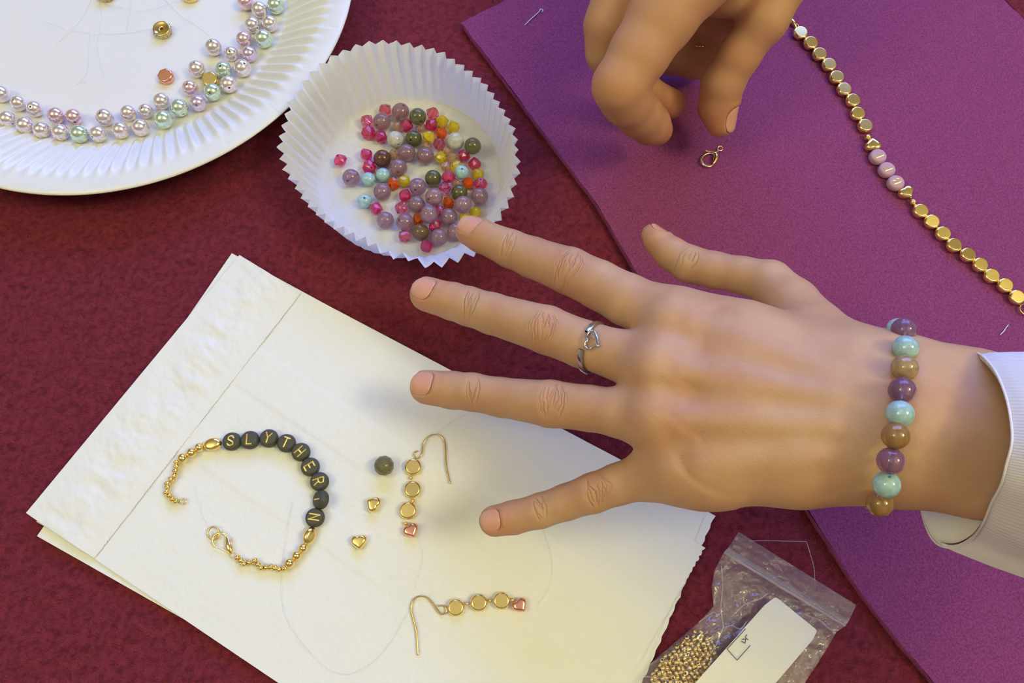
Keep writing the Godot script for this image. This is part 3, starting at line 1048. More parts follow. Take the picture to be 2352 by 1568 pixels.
func hands() -> void:
	# the spread left hand: the edges and widths of each finger, joint by joint
	var index := [[1081, 531, 37, 35], [1106, 542, 39, 38], [1172, 571, 44, 43.5], [1225, 592, 48, 47], [1308, 622, 56, 54], [1375, 654, 61, 56], [1440, 688, 66, 60], [1570, 748, 74, 68]]
	var middle := [[981, 676, 34, 40], [1040, 692, 38, 43], [1076, 703, 41, 45], [1130, 720, 46, 47.5], [1255, 757, 58, 55.5], [1339, 790, 64, 55], [1420, 815, 69, 58], [1530, 850, 76, 68]]
	var ringf := [[981, 889, 34, 40], [1040, 896, 38, 43], [1085, 900, 42, 43.5], [1150, 912, 47, 45], [1265, 927, 58, 54], [1352, 937, 64, 52.5], [1420, 947, 69, 56], [1530, 962, 75, 66]]
	var little := [[1136, 1196, 34, 36], [1180, 1188, 37, 38], [1240, 1173, 42, 39.5], [1300, 1153, 47, 41], [1362, 1132, 53, 45.5], [1418, 1112, 58, 47], [1480, 1093, 63, 54], [1570, 1072, 70, 66]]
	var thumb := [[1497, 539, 42, 25], [1512, 556, 43, 31], [1541, 581, 45, 37], [1585, 607, 48, 42], [1640, 620, 52, 41.5], [1705, 632, 57, 42], [1768, 648, 62, 50], [1818, 700, 68, 62], [1868, 762, 76, 72], [1980, 860, 86, 88]]
	var b := []
	for f in [index, middle, ringf, little]: bone(b, f, 1.3)
	bone(b, thumb, 1.6)
	bone(b, [[1570, 748, 74, 68], [1700, 790, 80, 84], [2010, 890, 90, 100]], 11.0)
	bone(b, [[1530, 850, 76, 68], [1700, 880, 82, 80], [2010, 935, 92, 96]], 11.0)
	bone(b, [[1530, 962, 75, 66], [1700, 970, 81, 80], [2010, 1000, 91, 96]], 11.0)
	bone(b, [[1570, 1072, 70, 66], [1640, 1068, 75, 80], [1840, 1058, 84, 88], [2010, 1040, 90, 90]], 11.0)
	bone(b, [[1990, 875, 89, 90], [2090, 892, 92, 92], [2220, 911, 93, 93], [2300, 930, 92, 84], [2400, 950, 92, 78], [2700, 1010, 100, 76]], 10.0)
	bone(b, [[1990, 1040, 90, 88], [2090, 1050, 92, 90], [2250, 1080, 94, 92], [2400, 1105, 95, 82], [2700, 1150, 104, 80]], 10.0)
	bone(b, [[1980, 960, 93, 92], [2090, 970, 95, 98], [2250, 996, 97, 100], [2400, 1025, 97, 90], [2700, 1080, 106, 90]], 10.0)
	# knuckles and tendons on the back
	for q in [[1545, 742, 80, 50], [1512, 846, 82, 52], [1515, 958, 80, 50], [1555, 1070, 75, 46]]: bone(b, [q, [q[0] + 25, q[1] + 4, q[2] + 0.5, q[3] - 6]], 6.0)
	for q in [[1600, 752, 85, 18, 1900, 868, 98.5, 12], [1570, 855, 88, 19, 1900, 912, 101, 12], [1570, 962, 87, 17, 1900, 975, 100.5, 12], [1610, 1064, 83, 15, 1880, 1040, 97, 9]]:
		bone(b, [[q[0], q[1], q[2], q[3]], [q[4], q[5], q[6], q[7]]], 6.0)
	# texture: fine cells all over, folds at the joints
	skin_lo = Vector2(-0.10, -0.170)
	skin_size = Vector2(0.33, 0.165)
	var w := 2048
	var hh := 1024
	var cells := FastNoiseLite.new()
	cells.noise_type = FastNoiseLite.TYPE_CELLULAR
	cells.cellular_return_type = FastNoiseLite.RETURN_DISTANCE2_SUB
	cells.seed = 4
	cells.frequency = 0.20
	cells.fractal_type = FastNoiseLite.FRACTAL_NONE
	var im := cells.get_image(w, hh)
	im.convert(Image.FORMAT_RF)
	var data := im.get_data().to_float32_array()
	for i in data.size(): data[i] = 0.67 + 0.055 * data[i]
	groove.resize(w * hh)
	var mott := FastNoiseLite.new()
	mott.seed = 6
	mott.frequency = 0.012
	mott.fractal_octaves = 5
	var grey := mott.get_image(1024, 512)
	var al := Image.create(1024, 512, false, Image.FORMAT_RGB8)
	for y in 512:
		for x in 1024:
			var k := grey.get_pixel(x, y).r - 0.5
			al.set_pixel(x, y, Color(0.955 + 0.06 * k, 0.94 + 0.13 * k, 0.93 + 0.13 * k))
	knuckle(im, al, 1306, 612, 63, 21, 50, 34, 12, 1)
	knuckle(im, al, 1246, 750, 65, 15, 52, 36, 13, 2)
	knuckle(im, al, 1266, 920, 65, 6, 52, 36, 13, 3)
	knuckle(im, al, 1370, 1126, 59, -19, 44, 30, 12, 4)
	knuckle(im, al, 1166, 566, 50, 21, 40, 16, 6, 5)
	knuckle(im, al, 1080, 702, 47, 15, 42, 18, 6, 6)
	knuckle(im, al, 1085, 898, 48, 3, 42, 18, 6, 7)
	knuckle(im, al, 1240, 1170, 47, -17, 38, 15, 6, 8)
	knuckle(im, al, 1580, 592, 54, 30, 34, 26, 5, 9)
	for i in data.size(): data[i] -= groove[i]
	im = Image.create_from_data(w, hh, false, Image.FORMAT_RF, data.to_byte_array())
	var skin := mat("skin", rgb(209, 164, 127), 0.52)
	skin.vertex_color_use_as_albedo = true
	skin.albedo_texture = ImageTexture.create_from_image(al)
	skin.heightmap_enabled = true
	skin.heightmap_texture = ImageTexture.create_from_image(im)
	skin.heightmap_scale = 0.07
	skin.subsurf_scatter_enabled = true
	skin.subsurf_scatter_strength = 0.06
	skin.metallic_specular = 0.42
	var pink := Color(1.0, 0.72, 0.68)
	var blush := []
	for q in [[1095, 540, 39], [1000, 682, 36], [1000, 890, 36], [1160, 1192, 36], [1510, 555, 43]]: blush.append([P(q[0], q[1], q[2]), 0.0085, pink, 0.75])
	for q in [[1306, 622, 60], [1250, 755, 62], [1266, 927, 62], [1366, 1130, 56]]: blush.append([P(q[0], q[1], q[2]), 0.008, Color(1, 0.84, 0.78), 0.5])
	for q in [[1550, 745, 84], [1515, 850, 86], [1520, 962, 84], [1560, 1070, 80]]: blush.append([P(q[0], q[1], q[2]), 0.011, Color(1, 0.84, 0.80), 0.4])
	var nails := [[index, 0.72, -1.02, 0.62, 0.10], [middle, 0.68, -0.92, 0.62, 0.0], [ringf, 0.68, -0.92, 0.62, -0.05], [little, 0.66, -0.92, 0.62, -0.05], [thumb, 0.74, -1.2, 0.65, 0.95]]
	var who := obj("person", body_mesh(b, 0.0010, blush, nails), skin)
	tag(who, "spread left hand with silver heart ring and white knit sleeve, reaching in from the right", "person")
	for q in nails:
		obj("fingernail", nail_mesh(q[0][0], q[0][2], q[1], q[2], q[3], q[4], 0.1), M.nail, who)
	sleeve(who)
	# the bent right hand at the top, thumb and fingertips lowered towards the felt
	var c := []
	bone(c, [[1640, -150, 84, 110], [1590, -60, 80, 92], [1520, 40, 72, 76], [1470, 120, 66, 66], [1424, 196, 60, 60], [1440, 232, 52, 54], [1468, 262, 42, 49], [1492, 285, 34, 43], [1509, 298, 28, 36]], 4.0)
	bone(c, [[1520, -150, 78, 100], [1440, -50, 66, 72], [1402, 60, 56, 58], [1394, 118, 48, 46], [1412, 168, 38, 42], [1478, 212, 26, 39], [1540, 238, 20, 34]], 3.5)
	bone(c, [[1560, -100, 60, 70], [1520, 20, 36, 52], [1535, 108, 20, 56], [1600, 126, 18, 50], [1640, 115, 24, 48]], 4.0)
	bone(c, [[1880, -200, 84, 90], [1815, -70, 70, 62], [1757, 45, 60, 50], [1697, 127, 48, 45], [1660, 190, 38, 46], [1650, 245, 29, 42], [1656, 282, 25, 33]], 4.0)
	bone(c, [[1640, -150, 80, 110], [1640, -60, 66, 76], [1660, -30, 62, 60]], 8.0)
	bone(c, [[1600, 30, 40, 52], [1720, 20, 46, 52]], 5.0)
	bone(c, [[1640, -150, 84, 110], [1740, -300, 96, 130], [1800, -620, 120, 130]], 10.0)
	bone(c, [[1540, -160, 80, 100], [1660, -300, 96, 120], [1720, -620, 120, 130]], 10.0)
	bone(c, [[1860, -190, 84, 90], [1820, -300, 96, 110], [1860, -620, 120, 120]], 10.0)
	var bl := []
	for q in [[1509, 298, 30], [1540, 238, 24], [1656, 275, 28]]: bl.append([P(q[0], q[1], q[2]), 0.010, Color(1.0, 0.66, 0.58), 0.7])
	for q in [[1424, 200, 64], [1697, 127, 52]]: bl.append([P(q[0], q[1], q[2]), 0.010, Color(1.0, 0.84, 0.76), 0.4])
	var two := mat("skin_shaded", rgb(192, 142, 104), 0.55)  # shade over the bent hand is put into its darker skin colour
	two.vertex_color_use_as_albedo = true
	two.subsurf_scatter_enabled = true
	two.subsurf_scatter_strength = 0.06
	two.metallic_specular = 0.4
	var tn := [[[[1656, 282, 25, 33], [], [1660, 190, 38, 46]], 0.76, -1.2, 0.62, -0.85]]
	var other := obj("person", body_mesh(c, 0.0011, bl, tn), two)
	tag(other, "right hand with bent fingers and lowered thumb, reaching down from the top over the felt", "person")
	obj("fingernail", nail_mesh(tn[0][0][0], tn[0][0][2], 0.76, -1.2, 0.62, -0.85, 0.1), M.nail, other)

func sleeve(who: Node3D) -> void:
	var loop := [[2244, 811, 103], [2281, 845, 114], [2307, 900, 120], [2321, 960, 123], [2324, 1016, 124], [2312, 1066, 122], [2300, 1112, 118], [2279, 1152, 109], [2257, 1203, 95], [2232, 1238, 78], [2195, 1257, 69], [2158, 1252, 64], [2134, 1226, 61], [2117, 1175, 59], [2110, 1110, 58], [2118, 1030, 58], [2142, 950, 61], [2175, 880, 66], [2210, 830, 80]]
	var p := PackedVector3Array()
	for q in loop: p.append(P(q[0], q[1], q[2]))
	p = smooth_path(p, 42, true)
	var n := p.size()
	var mid := Vector3.ZERO
	for q in p: mid += q / n
	var dir := (P(2760, 1120, 116) - P(2235, 1020, 86)).normalized()
	var len_ := 0.15
	var v := PackedVector3Array()
	var rows := 20
	var nz := FastNoiseLite.new()
	nz.seed = 14
	nz.frequency = 1.0
	for k in rows * 2:
		var inner := k >= rows
		var j := k if not inner else rows * 2 - 1 - k
		var f := pow(j / (rows - 1.0), 1.3)
		for i in n:
			var out := (p[i] - mid)
			out = (out - dir * out.dot(dir)).normalized()
			var rib := cos(TAU * i / n * 150.0)
			var q := p[i] + dir * (f * len_) + out * (0.0022 * sin(minf(f * 9.0, PI / 2)) + 0.006 * f + 0.0012 * f * nz.get_noise_2d(f * 6.0, i * 0.02))
			# further in, the slanted rim evens out into a round arm
			q += out * (0.00006 * rib if not inner else -0.0016)
			if j == 0: q -= out * (0.0 if inner else 0.0004)
			v.append(q)
	obj("sleeve", grid(v, n, rows * 2, true, true, 0), M.white_knit, who)
	obj("cuff_seam", tube(smooth_path(PackedVector3Array(Array(p).filter(func(_q): return true)), 1, true), [0.00032], 6, true), M.white_knit, who)

func wrist_bracelet() -> void:
	var seen := [[2076, 757, 27, "amethyst"], [2080, 799, 31, "aqua"], [2078, 844, 29.5, "sand"], [2072, 896, 30, "amethyst"], [2067, 950, 31, "aqua"], [2057, 1000.5, 29.5, "honey"], [2046, 1058, 30, "amethyst"], [2036, 1112, 31, "aqua"], [2020, 1156, 30, "honey"]]
	var o := thing("bead_bracelet", "stretch bracelet of round aqua, amber and purple stone beads worn round the wrist", "bracelet", P(2058, 960, 70))
	var at := PackedVector3Array()
	for q in seen:
		var dy: float = (q[1] - 955.0) / 212.0
		var h := 93.0 + 20.2 * sqrt(maxf(1.0 - dy * dy, 0.0))
		at.append(P(q[0], q[1], h))
	# the beads out of sight under the wrist go on in the same order
	var r := 0.0034
	var low := [["aqua", 2062, 756, 84], ["sand", 2064, 785, 76], ["amethyst", 2062, 835, 70], ["aqua", 2056, 890, 66.5], ["sand", 2048, 948, 65], ["amethyst", 2038, 1006, 66], ["aqua", 2026, 1062, 70], ["sand", 2010, 1112, 75], ["amethyst", 2004, 1146, 84]]
	var col := []
	for q in seen: col.append(q[3])
	for q in low:
		at.append(P(q[1], q[2], q[3]))
		col.append(q[0])
	var mesh := round_bead(r, 0.14)
	for i in at.size():
		var order := i
		var nxt := at[(i + 1) % 9] if i < 8 else at[maxi(i - 1, 0)]
		var bd := obj("stone_bead", mesh, M[col[order]], o, Transform3D(frame_at(nxt - at[i]), at[i] - o.position))
		bd.set_meta("label", "polished %s stone bead" % {"aqua": "pale aqua", "sand": "sandy beige", "honey": "amber", "amethyst": "translucent purple"}[col[order]])
	var path := PackedVector3Array()
	for i in 9: path.append(at[i] - o.position)
	for i in range(17, 8, -1): path.append(at[i] - o.position)
	obj("elastic_cord", tube(smooth_path(path, 4, true), [0.0004], 6, true), M.nylon, o)

func finger_ring() -> void:
	var c := P(1352, 795, 65.2)
	var r := 55.5 * S(1352, 795, 65)
	var o := thing("finger_ring", "silver ring with an open heart and tiny stone on the middle finger", "ring", c)
	var a := (P(1420, 815, 69) - P(1255, 757, 58)).normalized()
	c += a * 0.0017
	o.position = c
	var s := (P(1338, 852, 62) - P(1374, 738, 64))
	s = (s - a * s.dot(a)).normalized()
	var up := s.cross(a)
	if up.y < 0: up = -up
	# band, open under the heart
	var v := PackedVector3Array()
	var n := 72
	for i in n:
		var t := lerpf(0.42, TAU - 0.30, i / (n - 1.0))
		var d := up * cos(t) + s * sin(t)
		for q in [[-1.0, 0.0], [-1.0, 0.7], [-0.75, 1.0], [0.75, 1.0], [1.0, 0.7], [1.0, 0.0]]:
			v.append(d * (r + 0.0001 + 0.0009 * q[1]) + a * (q[0] * 0.0009) + a * (0.0006 * sin(t)))
	var idx := grid_index(6, n, true, false)
	obj("band", commit(v, idx, 0), M.silver, o)
	var hp := [425, 665, 395, 600, 412, 510, 480, 440, 560, 428, 622, 480, 680, 600, 710, 720, 735, 838, 650, 812, 560, 825, 500, 862, 420, 850, 358, 790, 350, 730, 385, 685]
	var p := PackedVector3Array()
	for i in range(0, hp.size(), 2):
		var x: float = 1310 + hp[i] / 10.45
		var y: float = 720 + hp[i + 1] / 10.45
		var q := P(x, y, 74.0) - c
		var w := q.dot(s)
		p.append(a * q.dot(a) + s * w + up * (sqrt(maxf((r + 0.0011) * (r + 0.0011) - w * w, 0.0))))
	obj("open_heart", tube(smooth_path(p, 4, true), [0.00042], 8, true), M.silver, o)
	var st := P(1365, 774.5, 74.2) - c
	var ws := st.dot(s)
	obj("stone", bicone(0.0009), M.crystal, o, Transform3D(frame_at(up), a * st.dot(a) + s * ws + up * sqrt((r + 0.0009) * (r + 0.0009) - ws * ws)))

# ------------------------------------------------------------------ beads
var placed := []     # [centre, radius] of beads already lying somewhere

func settle(x: float, y: float, r: float, ground: float) -> Vector3:     # the lowest free place along that line of sight
	var h := ground + r * 1000.0
	for k in 60:
		var p := P(x, y, h)
		var ok := true
		for q in placed:
			if p.distance_to(q[0]) < (r + (q[1] as float)) * 0.955:
				ok = false
				break
		if ok: break
		h += 0.15
	var at := P(x, y, h)
	placed.append([at, r])
	return at

func to_eye(dx: float, dy: float) -> Vector3:       # the direction that shows at (dx, dy) of a ball's radius from its middle
	return (Vector3.RIGHT * dx - cu * dy - cf * sqrt(maxf(1.0 - dx * dx - dy * dy, 0.0))).normalized()

func pearls() -> void:
	# x, y, radius in the photograph's pixels (2.94 to one), colour, row, where the hole shows
	var list := [
		[10, 635, 58, "white", "i"], [125, 697, 55, "white", "i", -0.2, -0.15], [235, 735, 56, "white", "i", 0.0, 0.0], [50, 805, 58, "white", "o"], [168, 845, 60, "white", "o"], [380, 780, 58, "pink", "i"], [500, 790, 58, "pink", "i"],
		[280, 878, 58, "white", "o", -0.1, -0.45], [408, 893, 59, "white", "o"], [537, 905, 63, "mint", "o"], [665, 905, 59, "white", "o", -0.4, 0.55], [708, 792, 62, "white", "i", -0.2, -0.25], [815, 880, 60, "white", "o", -0.25, -0.5], [868, 762, 56, "white", "i"],
		[985, 750, 53, "white", "i", -0.2, -0.2], [950, 862, 61, "white", "o", -0.2, -0.45], [1092, 683, 59, "white", "i"], [1105, 808, 65, "mint", "o", -0.35, -0.45], [1212, 728, 62, "mint", "o"], [1285, 595, 55, "pink", "i", -0.15, -0.25],
		[1338, 697, 58, "lilac", "o", 0.1, 0.5], [1435, 622, 62, "mint", "o", 0.0, 0.4], [1330, 465, 60, "white", "i", -0.1, -0.5], [1510, 470, 58, "mint", "i", -0.1, -0.15], [1545, 570, 61, "white", "o", 0.3, 0.65], [1638, 460, 62, "white", "o", 0.5, -0.25],
		[1443, 318, 60, "white", "i", -0.05, -0.4], [1562, 362, 51, "white", "i", 0.1, 0.0], [1683, 365, 56, "lilac", "o", -0.25, -0.4], [1648, 265, 56, "pink", "i"], [1780, 262, 64, "mint", "o", -0.25, -0.4], [1705, 168, 56, "white", "i"], [1822, 160, 58, "white", "o", -0.2, -0.45],
		[1752, 65, 57, "white", "i"], [1862, 35, 62, "mint", "o", -0.05, -0.35], [1660, 12, 58, "pink", "i"]]
	var kinds := {}
	var order := list.duplicate()
	order.sort_custom(func(a, b): return a[0] < b[0])
	var word := {"white": "ivory white", "mint": "pale mint", "pink": "blush pink", "lilac": "pale lilac"}
	var row := {"i": "inner row on plate", "o": "outer row by plate rim"}
	var label := {}
	var count := {}
	for q in order: count[q[3] + q[4]] = count.get(q[3] + q[4], 0) + 1
	for q in order:
		var k: String = q[3] + q[4]
		var n: int = kinds.get(k, 0)
		kinds[k] = n + 1
		label[q] = ("%s pearl bead, %s of its colour from left, %s" % [word[q[3]], ordinal(n), row[q[4]]]) if count[k] > 1 else "%s pearl bead, only one of its colour in the %s" % [word[q[3]], row[q[4]]]
	placed.clear()
	for q in [[382, 179, 17], [483.5, 186, 17]]: placed.append([P(q[0], q[1], 3.0), 0.003])
	for q in list:
		var x: float = q[0] / 2.94
		var y: float = q[1] / 2.94
		var r: float = q[2] / 2.94 * S(x, y, 4) * 0.94
		var ground := 0.45 if q[4] == "i" else 0.5
		var plate_c := Vector2(-0.1911, -0.2876)
		var flat_at := P(x, y, r * 1000)
		var rad := Vector2(flat_at.x, flat_at.z).distance_to(plate_c) * 1000.0
		ground += maxf(0.0, rad - 74.0) * 0.12
		var at := settle(x, y, r, ground)
		var hole := to_eye(q[5], q[6]) if q.size() > 5 else Vector3(sin(x), 0.15, cos(x * 1.7))
		var o := obj("pearl_bead", round_bead(r, 0.15), M["pearl_" + q[3]], null, Transform3D(frame_at(hole), at))
		tag(o, label[q], "bead", "pearl beads on the paper plate")
	# findings among them
	var f := 2.94
	for q in [[377, 76, "rhinestone spacer bead with a gold rim, alone on the plate's floor", 1.0], [247, -8, "rhinestone spacer bead cut off by the photo's top edge, on the plate", 1.0]]:
		var o := thing("rhinestone_spacer", q[2], "bead", P(q[0], q[1], 0.5))
		var rr := 20.5 * S(q[0], q[1], 3)
		var lean := Basis(Vector3.RIGHT, 0.12)
		var cup := lathe([Vector2(rr * 0.17, rr * 0.22), Vector2(rr * 0.24, rr * 0.31), Vector2(rr * 0.36, rr * 0.30), Vector2(rr * 0.66, rr * 0.32), Vector2(rr * 0.82, rr * 0.40), Vector2(rr * 0.94, rr * 0.38), Vector2(rr * 0.95, rr * 0.31), Vector2(rr * 0.84, rr * 0.27), Vector2(rr * 0.78, 0), Vector2(rr * 0.84, -rr * 0.27), Vector2(rr * 0.95, -rr * 0.31), Vector2(rr * 0.94, -rr * 0.38), Vector2(rr * 0.2, -rr * 0.36), Vector2(rr * 0.17, -rr * 0.3)], 40, true)
		obj("metal_setting", cup, M.gold, o, Transform3D(lean, Vector3(0, rr * 0.44, 0)))
		var st := bicone(rr * 0.21)
		for i in 14:
			var a := TAU * i / 14
			obj("rhinestone", st, M.crystal, o, Transform3D(lean * frame_at(Vector3(cos(a), 0, sin(a))), Vector3(0, rr * 0.44, 0) + lean * Vector3(cos(a) * rr * 0.9, 0, sin(a) * rr * 0.9)))
	for q in [[381.5, 176, "copper", "copper coloured octagonal disc bead alone on the plate's floor", 8], [483.5, 184, "gold", "shiny gold disc bead wedged among pearls on the plate", 40], [437, -12, "gold", "gold disc bead cut off by the photo's top edge, on the plate", 40]]:
		var rr := 19.0 * S(q[0], q[1], 3)
		var o := obj("disc_bead", coin(rr, rr * 0.42, q[4]), M[q[2]], null, Transform3D(Basis(Vector3.RIGHT, 0.22), P(q[0], q[1], 0.6 + rr * 440)))
		tag(o, q[3], "bead")

func cup_beads() -> void:
	# in units of the close view: 4.239 to a pixel from (720, 220)
	var sets := [
		["peach", "pale peach cut-crystal bead", 50, [820, 300, 1050, 310, 790, 565, 1100, 490, 1310, 540, 1352, 600, 1285, 690, 1385, 850]],
		["orange", "bright orange cut-crystal bead", 60, [1245, 365, 778, 857, 1505, 850, 1312, 1045, 1022, 1200]],
		["yellow", "lemon yellow cut-crystal bead", 60, [1252, 245, 1365, 305, 1122, 400, 1240, 600, 888, 828, 1390, 690, 1605, 765, 1578, 1135, 1470, 1185]],
		["rose_pink", "clear rose pink cut-crystal bead", 63, [697, 140, 520, 245, 1162, 172, 1225, 470, 1280, 900, 852, 1090, 888, 1370, 1205, 1112]],
		["hot_pink", "magenta cut-crystal bead", 63, [908, 290, 535, 362, 655, 397, 1148, 287, 515, 575, 262, 627, 545, 695, 890, 970, 610, 1097, 1467, 580, 1570, 665, 1313, 790, 1628, 855, 1185, 1262, 1100, 1465]],
		["aqua", "pale aqua round stone bead", 71, [535, 812, 678, 770, 500, 1025, 1443, 745]],
		["olive", "olive green round stone bead", 84, [1015, 203, 977, 418, 1550, 488, 1165, 803, 1420, 945]],
		["brown", "dark brown round stone bead", 89, [672, 612]],
		["khaki", "khaki brown round stone bead", 87, [1042, 1328]],
		["milky", "milky white round stone bead", 86, [797, 425, 1385, 440]],
		["mauve", "dusty mauve round stone bead", 88, [850, 155, 667, 252, 908, 555, 1087, 585, 828, 700, 366, 797, 670, 935, 1015, 885, 1175, 985, 1005, 1060, 700, 1212, 892, 1230, 1318, 1180, 1458, 1060, 1618, 980, 1220, 1378, 1385, 1325, 1125, 1155]]]
	placed.clear()
	var turns := RandomNumberGenerator.new()
	turns.seed = 9
	for s in sets:
		var xy: Array = s[3]
		var n: int = xy.size() / 2
		var by_x := []
		for i in n: by_x.append(xy[2 * i])
		by_x.sort()
		var facet: bool = s[2] < 70
		for i in n:
			var x: float = 720 + xy[2 * i] / 4.239
			var y: float = 220 + xy[2 * i + 1] / 4.239
			var r: float = s[2] / 4.239 * S(x, y, 5) * (1.14 if facet else 0.97)
			var at := settle(x, y, r * (0.86 if facet else 1.0), 0.9)
			var dir := Vector3(turns.randf_range(-1, 1), turns.randf_range(-0.5, 1), turns.randf_range(-1, 1)) if facet else Vector3(turns.randf_range(-1, 1), turns.randf_range(0.1, 0.5), turns.randf_range(-1, 1))
			if s[0] == "aqua": dir = to_eye(0.1, -0.3) if i > 1 else Vector3(1, 0.1, 0.5)
			var o := obj("crystal_bead" if facet else "stone_bead", bicone(r) if facet else round_bead(r, 0.15), M[s[0]], null, Transform3D(frame_at(dir), at))
			var where := "%s from the left of its colour in the baking cup" % ordinal(by_x.find(xy[2 * i])) if n > 2 else ("the %s of two in the baking cup" % ("left" if by_x.find(xy[2 * i]) == 0 else "right") if n == 2 else "the only one in the baking cup")
			tag(o, "%s, %s" % [s[1], where], "bead", "loose beads in the baking cup")

# ------------------------------------------------------------------ jewellery
func strand_bead(called: String, mesh: Mesh, m: Material, parent: Node3D, at: Vector3, along: Vector3, tip := Basis()) -> MeshInstance3D:
	# local x along the strand, y up
	var x := Vector3(along.x, 0, along.z).normalized()
	var b := tip * Basis(x, Vector3.UP, x.cross(Vector3.UP))
	return obj(called, mesh, m, parent, Transform3D(b, at - parent.position))

func clasp(o: Node3D, hook: Array, widths: Array, eye: Array, lever: Array, h: float, ox: float, oy: float, k: float, gate := []) -> void:
	var s := S(ox, oy, h) / k
	var p := pts(hook, h, ox, oy, k)
	var fine := smooth_path(p, 4)
	var w := []
	for i in fine.size():
		var f := i / 4.0
		w.append(lerpf(widths[int(f)], widths[mini(int(f) + 1, widths.size() - 1)], f - int(f)) * s)
	for i in p.size(): p[i] -= o.position
	for i in fine.size(): fine[i] -= o.position
	var body := obj("clasp", tube(fine, w, 10, false, 0.8), M.gold, o)
	obj("clasp_eye", ring_mesh(eye[2] * s, eye[3] * s), M.gold, body, Transform3D(Basis(Vector3.RIGHT, 0.2), P(ox + eye[0] / k, oy + eye[1] / k, h) - o.position))
	var l := smooth_path(pts(lever, h + 0.25, ox, oy, k), 3)
	for i in l.size(): l[i] -= o.position
	obj("clasp_lever", tube(l, [eye[3] * s * 1.15], 8, false), M.gold, body)
	if gate.size():
		var g := pts(gate, h - 0.1, ox, oy, k)
		for i in g.size(): g[i] -= o.position
		obj("clasp_gate", tube(smooth_path(g, 3), [eye[3] * s * 1.3], 8, false), M.gold, body)

